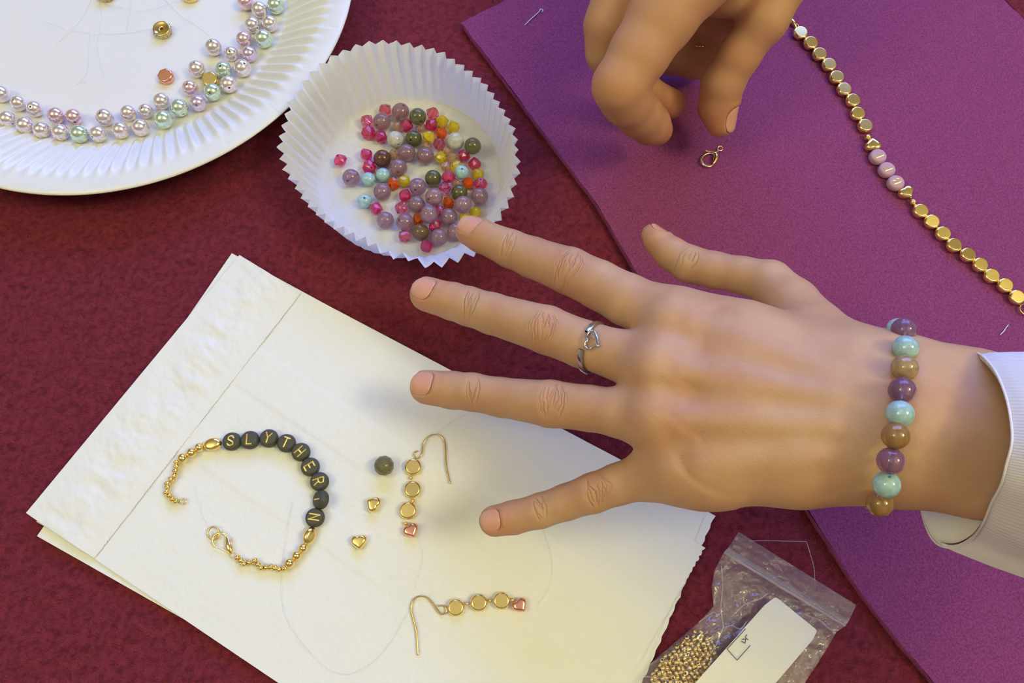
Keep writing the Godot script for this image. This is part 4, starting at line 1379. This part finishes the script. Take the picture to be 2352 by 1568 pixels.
func letter_bracelet() -> void:
	var ox := 340.0
	var oy := 950.0
	var k := 3.92
	var base := 2.5
	var o := thing("letter_bracelet", "bracelet of dark olive beads with gold letters and gold spacers, open on white paper", "bracelet", P(560, 1160, base))
	var cen := [[757, 250, "S", 3], [920, 237, "L", -2], [1090, 222, "Y", 12], [1248, 265, "T", 20], [1378, 345, "H", 47], [1462, 478, "E", 60], [1545, 610, "R", 74], [1557, 773, "I", 95], [1505, 935, "N", 103]]
	var u := S(600, 1040, base)
	var r := 21.3 * u
	var th := r * 0.52
	var mesh := nugget(r, th)
	for q in cen:
		var x: float = ox + q[0] / k
		var y: float = oy + q[1] / k
		var along := flat_dir(x, y, q[3])
		var tip := Basis()
		if q[2] == "I": tip = Basis(along, 0.75)
		var bd := strand_bead("letter_bead", mesh, M.olive_rubber, o, P(x, y, base + th * 1000 + (0.8 if q[2] == "I" else 0.0)), along, tip)
		bd.set_meta("label", "dark olive bead with gold letter %s" % q[2])
		obj("letter", letter(q[2], r * 0.46, r * 0.52, r * 0.09, th * 0.99), M.gold_foil, bd)
	# the two long gold nuggets at the ends of the word
	for q in [[583, 275, -12, 0.0, 21], [1455, 1100, 112, -0.75, 20]]:
		var x: float = ox + q[0] / k
		var y: float = oy + q[1] / k
		var along := flat_dir(x, y, q[2])
		var ov := PackedVector2Array()
		for i in 40: ov.append(Vector2(cos(TAU * i / 40) * 1.0, sin(TAU * i / 40) * 0.72))
		var rr: float = q[4] * u
		strand_bead("oval_bead", puff(ov, [Vector2(0, rr * 0.42), Vector2(rr * 0.5, rr * 0.42), Vector2(rr * 0.74, rr * 0.37), Vector2(rr * 0.93, rr * 0.2), Vector2(rr, 0), Vector2(rr * 0.93, -rr * 0.2), Vector2(rr * 0.7, -rr * 0.42), Vector2(0, -rr * 0.42)]), M.gold, o, P(x, y, base + rr * 600), along, Basis(along, q[3]))
	var balls := [462, 303, 40, 393, 350, 43, 312, 400, 44, 1398, 1210, 39, 1340, 1277, 41, 1275, 1345, 43]
	for i in range(0, balls.size(), 3):
		var x: float = ox + balls[i] / k
		var y: float = oy + balls[i + 1] / k
		var rr: float = balls[i + 2] / k * u * 1.05
		var along := flat_dir(x, y, -32 if i < 9 else 128)
		obj("round_bead", round_bead(rr, 0.2, 0.93, 22), M.gold, o, Transform3D(frame_at(along), P(x, y, base + rr * 1000) - o.position))
		obj("collar", round_bead(rr * 0.5, 0.25, 0.6, 16), M.gold, o, Transform3D(frame_at(along), P(x, y, base + rr * 1000) + along * rr * 1.15 - o.position))
	var seeds_a := [257, 437, 256, 475, 247, 515, 241, 560, 208, 590, 174, 627, 176, 664, 168, 708, 196, 738, 223, 768, 258, 788]
	var seeds_b := [805, 1295, 838, 1322, 868, 1348, 914, 1338, 962, 1323, 992, 1357, 1020, 1385, 1066, 1380, 1108, 1378, 1146, 1388, 1183, 1400, 1228, 1390]
	for list in [seeds_a, seeds_b]:
		for i in range(0, list.size(), 2):
			var x: float = ox + list[i] / k
			var y: float = oy + list[i + 1] / k
			var j := mini(i + 2, list.size() - 2)
			var j0 := maxi(j - 2, 0)
			var deg := rad_to_deg(atan2(list[j + 1] - list[j0 + 1], list[j] - list[j0]))
			var rr := 30.0 / k * u
			obj("seed_bead", round_bead(rr, 0.3, 0.72, 18), M.gold, o, Transform3D(frame_at(flat_dir(x, y, deg)), P(x, y, base + rr * 1000) - o.position))
	obj("jump_ring", ring_mesh(24 / k * u, 6.5 / k * u), M.gold_wire, o, Transform3D(Basis(Vector3.RIGHT, 0.15), P(ox + 320 / k, oy + 788 / k, base + 0.9) - o.position))
	# clasp and the ring it holds: units of the close view, 14.26 to a pixel from (460, 1190)
	obj("jump_ring", ring_mesh(185 / 14.26 * u, 30 / 14.26 * u, 0.92, 1.08), M.gold_wire, o, Transform3D(Basis(Vector3.UP, 0.5) * Basis(Vector3.RIGHT, 0.12), P(460 + 440 / 14.26, 1190 + 485 / 14.26, base + 1.2) - o.position))
	clasp(o, [490, 920, 425, 790, 415, 650, 500, 535, 640, 485, 780, 500, 870, 610, 905, 740, 925, 880, 975, 1010, 1015, 1110], [26, 32, 36, 40, 42, 42, 46, 72, 108, 106, 56], [1095, 1200, 98, 17], [1095, 655, 1050, 740, 1000, 800, 985, 930, 1000, 1050], base + 1.0, 460, 1190, 14.26, [505, 930, 620, 975, 740, 1015, 850, 1075, 985, 1140])

func disc_bracelet() -> void:
	var ox := 1750.0
	var k := 2.063
	var base := 2.7
	var o := thing("disc_bracelet", "bracelet of gold disc beads with three lilac letter beads, laid on purple felt", "bracelet", P(2060, 400, base))
	var discs := [182, 157, 230, 205, 272, 258, 317, 308, 353, 367, 388, 424, 430, 477, 452, 540, 488, 597, 750, 1000, 803, 1051, 856, 1107, 908, 1162, 973, 1208, 1032, 1255, 1086, 1307, 1150, 1352, 1206, 1408]
	var r := 17.6 * S(2000, 350, base)
	var h := r * 0.40
	var tilts := RandomNumberGenerator.new()
	tilts.seed = 31
	for i in range(0, discs.size(), 2):
		var x: float = ox + discs[i] / k
		var y: float = discs[i + 1] / k
		var along := flat_dir(x, y, 50)
		var lean := Basis(Vector3.RIGHT, 0.14 if i < 4 else 0.085) * Basis(along, tilts.randf_range(-0.05, 0.05)) * Basis(along.cross(Vector3.UP), tilts.randf_range(-0.05, 0.05))
		var rr := r * S(x, y, base) / S(2000, 350, base) * 0.5 + r * 0.5
		strand_bead("disc_bead", coin(rr, h, 36), M.gold, o, P(x, y, base + h * 1000 + 0.45), along, lean)
	# letters read towards the upper right: their tops point up and to the left
	for q in [[2015.5, 361, "F"], [2036, 391, "F"], [2056.5, 421, "B"]]:
		var along := flat_dir(q[0], q[1], 56)
		var rr := 19.2 * S(q[0], q[1], 4)
		var th := rr * 0.5
		var read := flat_dir(q[0], q[1], -122)
		var bd := strand_bead("letter_bead", nugget(rr, th), M.lilac_rubber, o, P(q[0], q[1], base + th * 1000 + 0.3), read, Basis(along, 0.06))
		bd.set_meta("label", "lilac bead with gold letter %s" % q[2])
		obj("letter", letter(q[2], rr * 0.44, rr * 0.47, rr * 0.08, th * 0.99), M.gold_foil, bd)
	for q in [[2004, 334, -98.0], [2081, 443, 50.0]]:
		var rr := 18.5 * S(q[0], q[1], 3)
		var turn := flat_dir(q[0], q[1], q[2])
		strand_bead("heart_bead", heart_bead(rr, rr * 0.5), M.gold, o, P(q[0], q[1], base + rr * 560), turn.rotated(Vector3.UP, PI / 2), Basis(flat_dir(q[0], q[1], 56), 0.15))
	for q in [[1993, 316], [2096.5, 464.5]]:
		var rr := 8.0 * S(q[0], q[1], 3)
		var along := flat_dir(q[0], q[1], 56)
		obj("round_bead", round_bead(rr, 0.25, 0.9, 20), M.gold, o, Transform3D(frame_at(along), P(q[0], q[1], base + rr * 1150) - o.position))
		obj("collar", round_bead(rr * 0.62, 0.3, 0.6, 16), M.gold, o, Transform3D(frame_at(along), P(q[0], q[1], base + rr * 1250) + along * rr * 1.2 - o.position))
	var u := S(1820, 45, base)
	var end := smooth_path(PackedVector3Array([P(1812, 38, base + 1.2), P(1818, 46, base + 1.6), P(1824, 54, base + 1.5), P(1828, 61, base + 1.2)]), 4)
	for i in end.size(): end[i] -= o.position
	var ew := []
	for i in end.size(): ew.append((2.6 + 3.0 * sin(PI * i / (end.size() - 1.0))) * u)
	obj("clasp", tube(end, ew, 10, false, 0.7), M.gold, o)
	obj("jump_ring", ring_mesh(4.6 * u, 1.1 * u), M.gold_wire, o, Transform3D(Basis(Vector3.RIGHT, 0.5), P(1829, 60, base + 1.0) - o.position))
	obj("jump_ring", ring_mesh(12.5 * S(2352, 710, base), 1.7 * u), M.gold_wire, o, Transform3D(Basis(Vector3.FORWARD, 0.15), P(2354, 711, base + 1.0) - o.position))

func earrings() -> void:
	var base := 2.5
	for e in [{"label": "drop earring with its hook bent right, gold discs hanging downwards to a pink heart", "ox": 900.0, "oy": 980.0, "k": 5.6, "hook": [335, 312, 292, 330, 281, 368, 308, 402, 350, 396, 384, 352, 396, 280, 402, 228, 432, 168, 482, 120, 550, 95, 612, 106, 660, 150, 685, 222, 692, 350, 698, 500, 722, 612, 746, 720],
			"discs": [275, 518, 107, 268, 806, 108, 210, 1076, 108], "small": [245, 656, 25, 270, 952, 28, 178, 1242, 26], "turn": 95, "heart": [247, 1333, 98, 62]},
			{"label": "drop earring lying sideways near the bottom edge, hook left, pink heart at its right end", "ox": 930.0, "oy": 1340.0, "k": 7.587, "hook": [580, 385, 640, 380, 700, 402, 722, 460, 698, 515, 640, 530, 590, 490, 540, 420, 470, 322, 390, 242, 290, 214, 190, 245, 126, 330, 110, 450, 160, 650, 206, 850, 216, 1000, 231, 1235],
			"discs": [890, 415, 146, 1290, 330, 148, 1685, 295, 148], "small": [1088, 350, 38, 1483, 298, 37, 1876, 283, 40], "turn": -10, "heart": [2005, 375, 134, 50]}]:
		var ox: float = e.ox
		var oy: float = e.oy
		var k: float = e.k
		var u := S(ox, oy, base) / k
		var o := thing("drop_earring", e.label, "earring", P(ox + e.discs[3] / k, oy + e.discs[4] / k, base), "pair of drop earrings")
		var w := smooth_path(pts(e.hook, base + 0.7, ox, oy, k), 5)
		for i in w.size(): w[i] -= o.position
		obj("ear_hook", tube(w, [0.00033], 8), M.gold_wire, o)
		for i in range(0, 9, 3):
			var x: float = ox + e.discs[i] / k
			var y: float = oy + e.discs[i + 1] / k
			var r: float = e.discs[i + 2] * u
			strand_bead("disc_bead", coin(r, r * 0.38, 40), M.gold, o, P(x, y, base + r * 400), flat_dir(x, y, e.turn), Basis(Vector3.RIGHT, [0.015, -0.02, 0.03][i / 3]))
			x = ox + e.small[i] / k
			y = oy + e.small[i + 1] / k
			r = e.small[i + 2] * u
			obj("seed_bead", round_bead(r, 0.25, 0.85, 18), M.gold, o, Transform3D(frame_at(flat_dir(x, y, e.turn)), P(x, y, base + 1.1) - o.position))
		var hx: float = ox + e.heart[0] / k
		var hy: float = oy + e.heart[1] / k
		var hr: float = e.heart[2] * u
		var hb := strand_bead("heart_bead", heart_bead(hr, hr * 0.5), M.copper, o, P(hx, hy, base + hr * 520), flat_dir(hx, hy, e.heart[3] - 90))
		hb.set_meta("label", "rose pink metal heart bead")

func loose_findings() -> void:
	var base := 2.5
	# faceted stone
	var r := 23.2 * S(882, 1069, 4)
	var v := PackedVector3Array()
	var rows := [[0.30, 0.95], [0.62, 0.78], [0.88, 0.46], [1.0, 0.0], [0.88, -0.46], [0.62, -0.78], [0.30, -0.95]]
	for j in rows.size():
		for i in 11:
			var a := TAU * (i + 0.5 * (j % 2)) / 11
			v.append(Vector3(cos(a) * rows[j][0], rows[j][1], sin(a) * rows[j][0]) * r)
	var idx := PackedInt32Array()
	for j in rows.size() - 1:
		for i in 11:
			var a := j * 11 + i
			var b := j * 11 + (i + 1) % 11
			var c := a + 11
			var d := b + 11
			if j % 2 == 0: idx.append_array(PackedInt32Array([a, b, c, b, d, c]))
			else: idx.append_array(PackedInt32Array([a, b, d, a, d, c]))
	for i in range(1, 10): idx.append_array(PackedInt32Array([0, i + 1, i]))
	for i in range(1, 10): idx.append_array(PackedInt32Array([66, 66 + i, 66 + i + 1]))
	tag(obj("stone_bead", facets(v, idx), M.olive_stone, null, Transform3D(Basis(Vector3.RIGHT, 0.3), P(882, 1069, base + r * 960))), "faceted olive green stone bead alone on the white paper bag", "bead")
	for q in [[858, 1157.5, 18.6, 215, "gold heart bead nearer the olive stone, its notch facing down right"], [825, 1243.5, 19.0, 82, "gold heart bead further from the olive stone, point down"]]:
		var hr: float = q[2] * S(q[0], q[1], 3)
		var x := flat_dir(q[0], q[1], q[3] - 90)
		tag(obj("heart_bead", heart_bead(hr, hr * 0.52), M.gold, null, Transform3D(Basis(x, Vector3.UP, x.cross(Vector3.UP)), P(q[0], q[1], base + hr * 520))), q[4], "bead", "loose gold hearts on the paper bag")
	# the clasp on the felt: 19.6 to a pixel from (1590, 320)
	var o := thing("lobster_clasp", "small gold lobster clasp lying alone on purple felt below the bent fingers", "clasp", P(1632, 362, 2.8))
	clasp(o, [950, 1090, 860, 1180, 720, 1218, 560, 1170, 440, 1060, 402, 930, 440, 800, 540, 700, 680, 640, 830, 618, 970, 640, 1060, 720, 1050, 860, 975, 1060], [40, 48, 48, 48, 48, 48, 46, 44, 42, 46, 70, 120, 118, 56], [1255, 410, 105, 27], [610, 480, 660, 540, 780, 555, 920, 580, 1060, 590, 1180, 500], 4.0, 1590, 320, 19.6)
	# a glint of gold under the bent hand
	var g := thing("jump_ring", "tiny gold ring glinting in the shade between thumb and bent fingers", "ring", P(1607, 106, 29))
	obj("wire", ring_mesh(11.5 * S(1607, 107, 30), 2.4 * S(1607, 107, 30)), M.gold, g, Transform3D(Basis(Vector3.RIGHT, -0.8) * Basis(Vector3.UP, 0.3), Vector3.ZERO))

# ------------------------------------------------------------------ the zip bag
var rows_l := [1697, 1221, 1672, 1258, 1663, 1268, 1642, 1308, 1635, 1343, 1639, 1392, 1606, 1428, 1540, 1484, 1489, 1527, 1468, 1555, 1440, 1600, 1400, 1680]
var rows_r := [1967, 1389, 1950, 1425, 1941, 1437, 1922, 1450, 1900, 1488, 1880, 1520, 1862, 1547, 1848, 1568, 1830, 1600, 1800, 1640, 1750, 1700, 1700, 1760]

func bag_point(s: float, t: float, h: float) -> Vector3:
	var f := t * 11.0
	var i := mini(int(f), 10)
	f -= i
	var l := Vector2(lerpf(rows_l[2 * i], rows_l[2 * i + 2], f), lerpf(rows_l[2 * i + 1], rows_l[2 * i + 3], f))
	var r := Vector2(lerpf(rows_r[2 * i], rows_r[2 * i + 2], f), lerpf(rows_r[2 * i + 1], rows_r[2 * i + 3], f))
	var p := l.lerp(r, s)
	return P(p.x, p.y, h)

func zip_bag() -> void:
	var o := thing("zip_bag", "small clear plastic zip bag of tiny gold beads with a white sticker", "bag", P(1720, 1450, 0.5))
	var n := FastNoiseLite.new()
	n.seed = 61
	n.frequency = 1.0
	var rg := FastNoiseLite.new()
	rg.seed = 62
	rg.frequency = 1.0
	rg.noise_type = FastNoiseLite.TYPE_CELLULAR
	rg.cellular_return_type = FastNoiseLite.RETURN_DISTANCE2_SUB
	var nu := 110
	var nv := 150
	var front := PackedVector3Array()
	var back := PackedVector3Array()
	for j in nv:
		var t := j / (nv - 1.0)
		for i in nu:
			var s := i / (nu - 1.0)
			var edge := minf(minf(s, 1.0 - s) * 9.0, 1.0)
			edge = sqrt(edge * (2.0 - edge))
			var lip := smoothstep(0.17, 0.30, t)                       # flat above the zip
			var full := smoothstep(0.42, 0.62, t) * (1.0 - smoothstep(0.55, 0.8, s))
			var wr := absf(n.get_noise_2d(s * 3.2 + t * 2.0, t * 4.5)) * 2.4 + rg.get_noise_2d(s * 5.0 + 2.0, t * 8.0) * 1.3 + n.get_noise_2d(s * 9.0, t * 14.0) * 0.25
			var h := 1.2 + edge * (lip * (1.7 + wr * 0.9) + full * 3.6) + (1.0 - lip) * (0.7 * n.get_noise_2d(s * 4.0, t * 10.0) + (1.8 * (1.0 - t / 0.17) * smoothstep(0.55, 0.95, s) if t < 0.17 else 0.0) + 0.8)
			front.append(bag_point(s, t, h) - o.position)
			back.append(bag_point(s, t, 0.75 + 0.15 * n.get_noise_2d(s * 8.0 + 30, t * 12.0)) - o.position)
	obj("front_film", grid(front, nu, nv, false, false, 1), M.film, o)
	obj("back_film", grid(back, nu, nv, false, false, 1), M.film, o)
	# zip ridge and the fine ribs above it
	for q in [[0.182, 2.2, 7.0, "zip_ridge"], [0.150, 2.3, 1.6, "rib"], [0.137, 2.3, 1.6, "rib"], [0.124, 2.3, 1.4, "rib"], [0.110, 2.3, 1.4, "rib"], [0.094, 2.3, 1.2, "rib"]]:
		var v := PackedVector3Array()
		var u := S(1800, 1350, 2)
		for i in 40:
			var s := lerpf(0.0, 1.0, i / 39.0)
			var a := bag_point(s, q[0], q[1] + 0.25 * n.get_noise_1d(s * 6.0)) - o.position
			var d := (bag_point(s, q[0] + 0.02, q[1]) - bag_point(s, q[0], q[1])).normalized()
			for w in [[-1.0, 0.0], [-0.8, 0.7], [0.0, 1.0], [0.8, 0.7], [1.0, 0.0]]:
				v.append(a + d * (w[0] * q[2] * u * 0.5) + Vector3(0, w[1] * (0.0005 if q[2] > 3 else 0.00022), 0))
		obj(q[3], grid(v, 5, 40, false, false, 1), M.film_zip, o)
	# folds that catch the light
	for q in [[1657, 1300, 1660, 1345, 1656, 1395, 1662, 1440], [1682, 1415, 1710, 1388, 1745, 1375, 1764, 1362], [1660, 1442, 1680, 1436, 1700, 1444, 1714, 1428], [1660, 1442, 1645, 1480, 1625, 1510, 1590, 1550], [1606, 1428, 1628, 1412, 1641, 1405, 1648, 1416], [1850, 1412, 1885, 1425, 1905, 1444, 1925, 1447], [1478, 1553, 1510, 1556, 1545, 1566]]:
		var p := pts(q, 7.2)
		for i in p.size(): p[i] -= o.position
		obj("film_fold", tube(smooth_path(p, 5), [0.00022], 6), M.film_fold, o)
	# sticker, with what is left of its printing; the square code is left out
	var lab := [1778, 1369, 1875, 1449, 1748, 1590, 1700, 1640, 1560, 1600, 1596, 1568]
	var q := PackedVector3Array()
	var nuu := 24
	var nvv := 40
	var c0 := Vector2(1777, 1366)
	var c1 := Vector2(1882, 1451)
	var c2 := Vector2(1720, 1640)
	var c3 := Vector2(1545, 1626)
	for j in nvv:
		var t := j / (nvv - 1.0)
		for i in nuu:
			var s := i / (nuu - 1.0)
			# rounded corners at the near end
			var ss := s * 2.0 - 1.0
			var inset := 0.09
			var tt := t + (inset - sqrt(maxf(inset * inset - pow(maxf(absf(ss) - (1.0 - inset * 1.6), 0.0) / 1.6, 2), 0.0))) * (1.0 - t)
			var p := c0.lerp(c1, s).lerp(c3.lerp(c2, s), tt)
			q.append(P(p.x, p.y, 7.4 + 0.5 * n.get_noise_2d(s * 2.0, t * 3.0)) - o.position)
	var st := obj("sticker", slab(q, nuu, nvv, 0.00012), M.sticker, o)
	for line in [[1712, 1444, 1670, 1490, 1693, 1515.5, 1723, 1482], [1703, 1472, 1711, 1477, 1713, 1467, 1704, 1468], [1716, 1457, 1712, 1462, 1716, 1467, 1719, 1469]]:
		var p := pts(line, 8.05)
		for i in p.size(): p[i] -= o.position
		if line[0] == 1716: p = smooth_path(p, 4)
		var bars := []
		for i in p.size() - 1: bars.append(tube(PackedVector3Array([p[i], p[i].lerp(p[i + 1], 0.5), p[i + 1]]), [0.00011], 6, false, 0.4))
		obj("printed_line", joined(bars), M.ink, st)
	# what it holds
	var poly := PackedVector2Array([Vector2(1494, 1552), Vector2(1515, 1517), Vector2(1531, 1500), Vector2(1560, 1474), Vector2(1580, 1456), Vector2(1601, 1443), Vector2(1619, 1445), Vector2(1636, 1474), Vector2(1648, 1492), Vector2(1648, 1510), Vector2(1622, 1548), Vector2(1590, 1582), Vector2(1560, 1600), Vector2(1500, 1590)])
	var u := S(1570, 1520, 3)
	var r := 6.4 * u
	var beads := [round_bead(r, 0.5, 0.72, 16), round_bead(r * 0.93, 0.5, 0.78, 16)]
	var rr := RandomNumberGenerator.new()
	rr.seed = 5
	for layer in 2:
		var y := 1440.0 + layer * 6
		var odd := 0
		while y < 1600:
			var x := 1490.0 + odd * 6.2 + layer * 5
			while x < 1655:
				var p := Vector2(x + rr.randf_range(-2.2, 2.2), y + rr.randf_range(-2.2, 2.2))
				if Geometry2D.is_point_in_polygon(p, poly) and (layer == 0 or Geometry2D.is_point_in_polygon(p + Vector2(-7, -9), poly)):
					var dir := Vector3(rr.randf_range(-1, 1), rr.randf_range(-0.2, 1.2), rr.randf_range(-1, 1))
					var bd := obj("crimp_bead", beads[rr.randi() % 2], M.gold, null, Transform3D(frame_at(dir), P(p.x, p.y, 2.0 + layer * 2.0 + rr.randf_range(0, 0.5))))
					tag(bd, "tiny gold tube bead heaped inside the clear zip bag", "bead", "tiny gold beads in the zip bag")
				x += 12.6
			y += 11.0
			odd = 1 - odd

# ------------------------------------------------------------------ threads
func threads() -> void:
	var list := [
		["bowed clear nylon thread across the middle of the plate's floor", 1.0, 0.0, 0.0, 5.88, [625, 300, 700, 325, 850, 382, 1000, 420, 1200, 443, 1450, 458, 1700, 450, 1900, 420, 2100, 375]],
		["clear nylon thread slanting down left across the plate's floor", 0.9, 0.0, 0.0, 5.88, [1230, 0, 1150, 170, 1040, 330, 930, 430, 800, 560, 600, 740, 545, 775]],
		["forked clear nylon thread hanging straight down the plate's floor", 0.8, 0.0, 0.0, 5.88, [1200, 420, 1196, 600, 1190, 800, 1175, 980, 1100, 1080, 1030, 1140, 1100, 1115, 1170, 1112]],
		["clear nylon thread to the right of the forked one, on the plate", 0.8, 0.0, 0.0, 5.88, [1350, 60, 1372, 200, 1340, 420, 1312, 600, 1350, 800, 1400, 1000, 1432, 1070]],
		["clear nylon thread sagging beside the topmost rhinestone spacer on the plate", 1.2, 0.0, 0.0, 5.88, [1390, 40, 1560, 90, 1850, 130, 2050, 120, 2250, 65, 2500, -40]],
		["short clear nylon thread running from the plate's top edge downwards", 0.7, 0.0, 0.0, 5.88, [1775, -60, 1762, 130, 1725, 300, 1700, 430]],
		["long clear nylon thread running down right to the inner pearls", 0.7, 0.0, 0.0, 5.88, [2200, -40, 2340, 110, 2480, 240, 2630, 330, 2832, 480]],
		["wavy clear nylon thread tied at the letter bracelet's clasp ring", 2.8, 340.0, 950.0, 3.92, [425, 665, 448, 740, 470, 800, 492, 900, 520, 960, 550, 1000]],
		["straight dark looking nylon thread standing inside the letter bracelet's loop", 2.8, 340.0, 950.0, 3.92, [1305, 785, 1280, 900, 1262, 985, 1232, 1180, 1205, 1370]],
		["clear nylon thread curling from the upright earring's heart down to the bottom left", 2.7, 780.0, 970.0, 2.622, [472, 690, 500, 780, 492, 860, 455, 990, 425, 1110, 345, 1260, 270, 1370, 190, 1450, 60, 1515, -60, 1490, -180, 1380, -320, 1180, -350, 980, -330, 760]],
		["clear nylon thread arching from under the little finger to the sideways earring", 2.7, 780.0, 970.0, 2.622, [1200, 560, 1235, 670, 1272, 800, 1277, 920, 1242, 1030, 1180, 1108]],
		["clear nylon thread leading from the earring hook up to the ring finger", 2.7, 780.0, 970.0, 2.622, [585, 62, 640, 20, 700, -20, 780, -60]],
		["bent clear nylon thread poking out above the zip bag", 1.2, 0.0, 0.0, 1.0, [1722, 1242, 1760, 1241, 1800, 1242, 1848, 1243.5, 1853, 1246, 1862, 1275, 1870, 1305, 1872, 1342]],
		["short knotted nylon thread end on the felt's top left corner", 3.2, 0.0, 0.0, 1.0, [1206, 57, 1220, 43, 1238, 27, 1241, 21, 1247, 23, 1245, 27]],
		["tiny white thread scrap on the felt near the bracelet's end ring", 3.2, 0.0, 0.0, 1.0, [2298, 768, 2306, 760, 2311, 752, 2316, 746]]]
	var white := mat("nylon_bright", Color(0.96, 0.93, 0.97, 0.75), 0.2)
	white.transparency = BaseMaterial3D.TRANSPARENCY_ALPHA
	for q in list:
		var h: float = q[1]
		var p := smooth_path(pts(q[5], h, q[2], q[3], q[4]), 5)
		var o := obj("nylon_thread", tube(p, [0.00015 if h < 3.0 else 0.00022], 6), M.nylon if h < 3.0 else white)
		tag(o, q[0], "thread", "scraps of clear nylon thread")
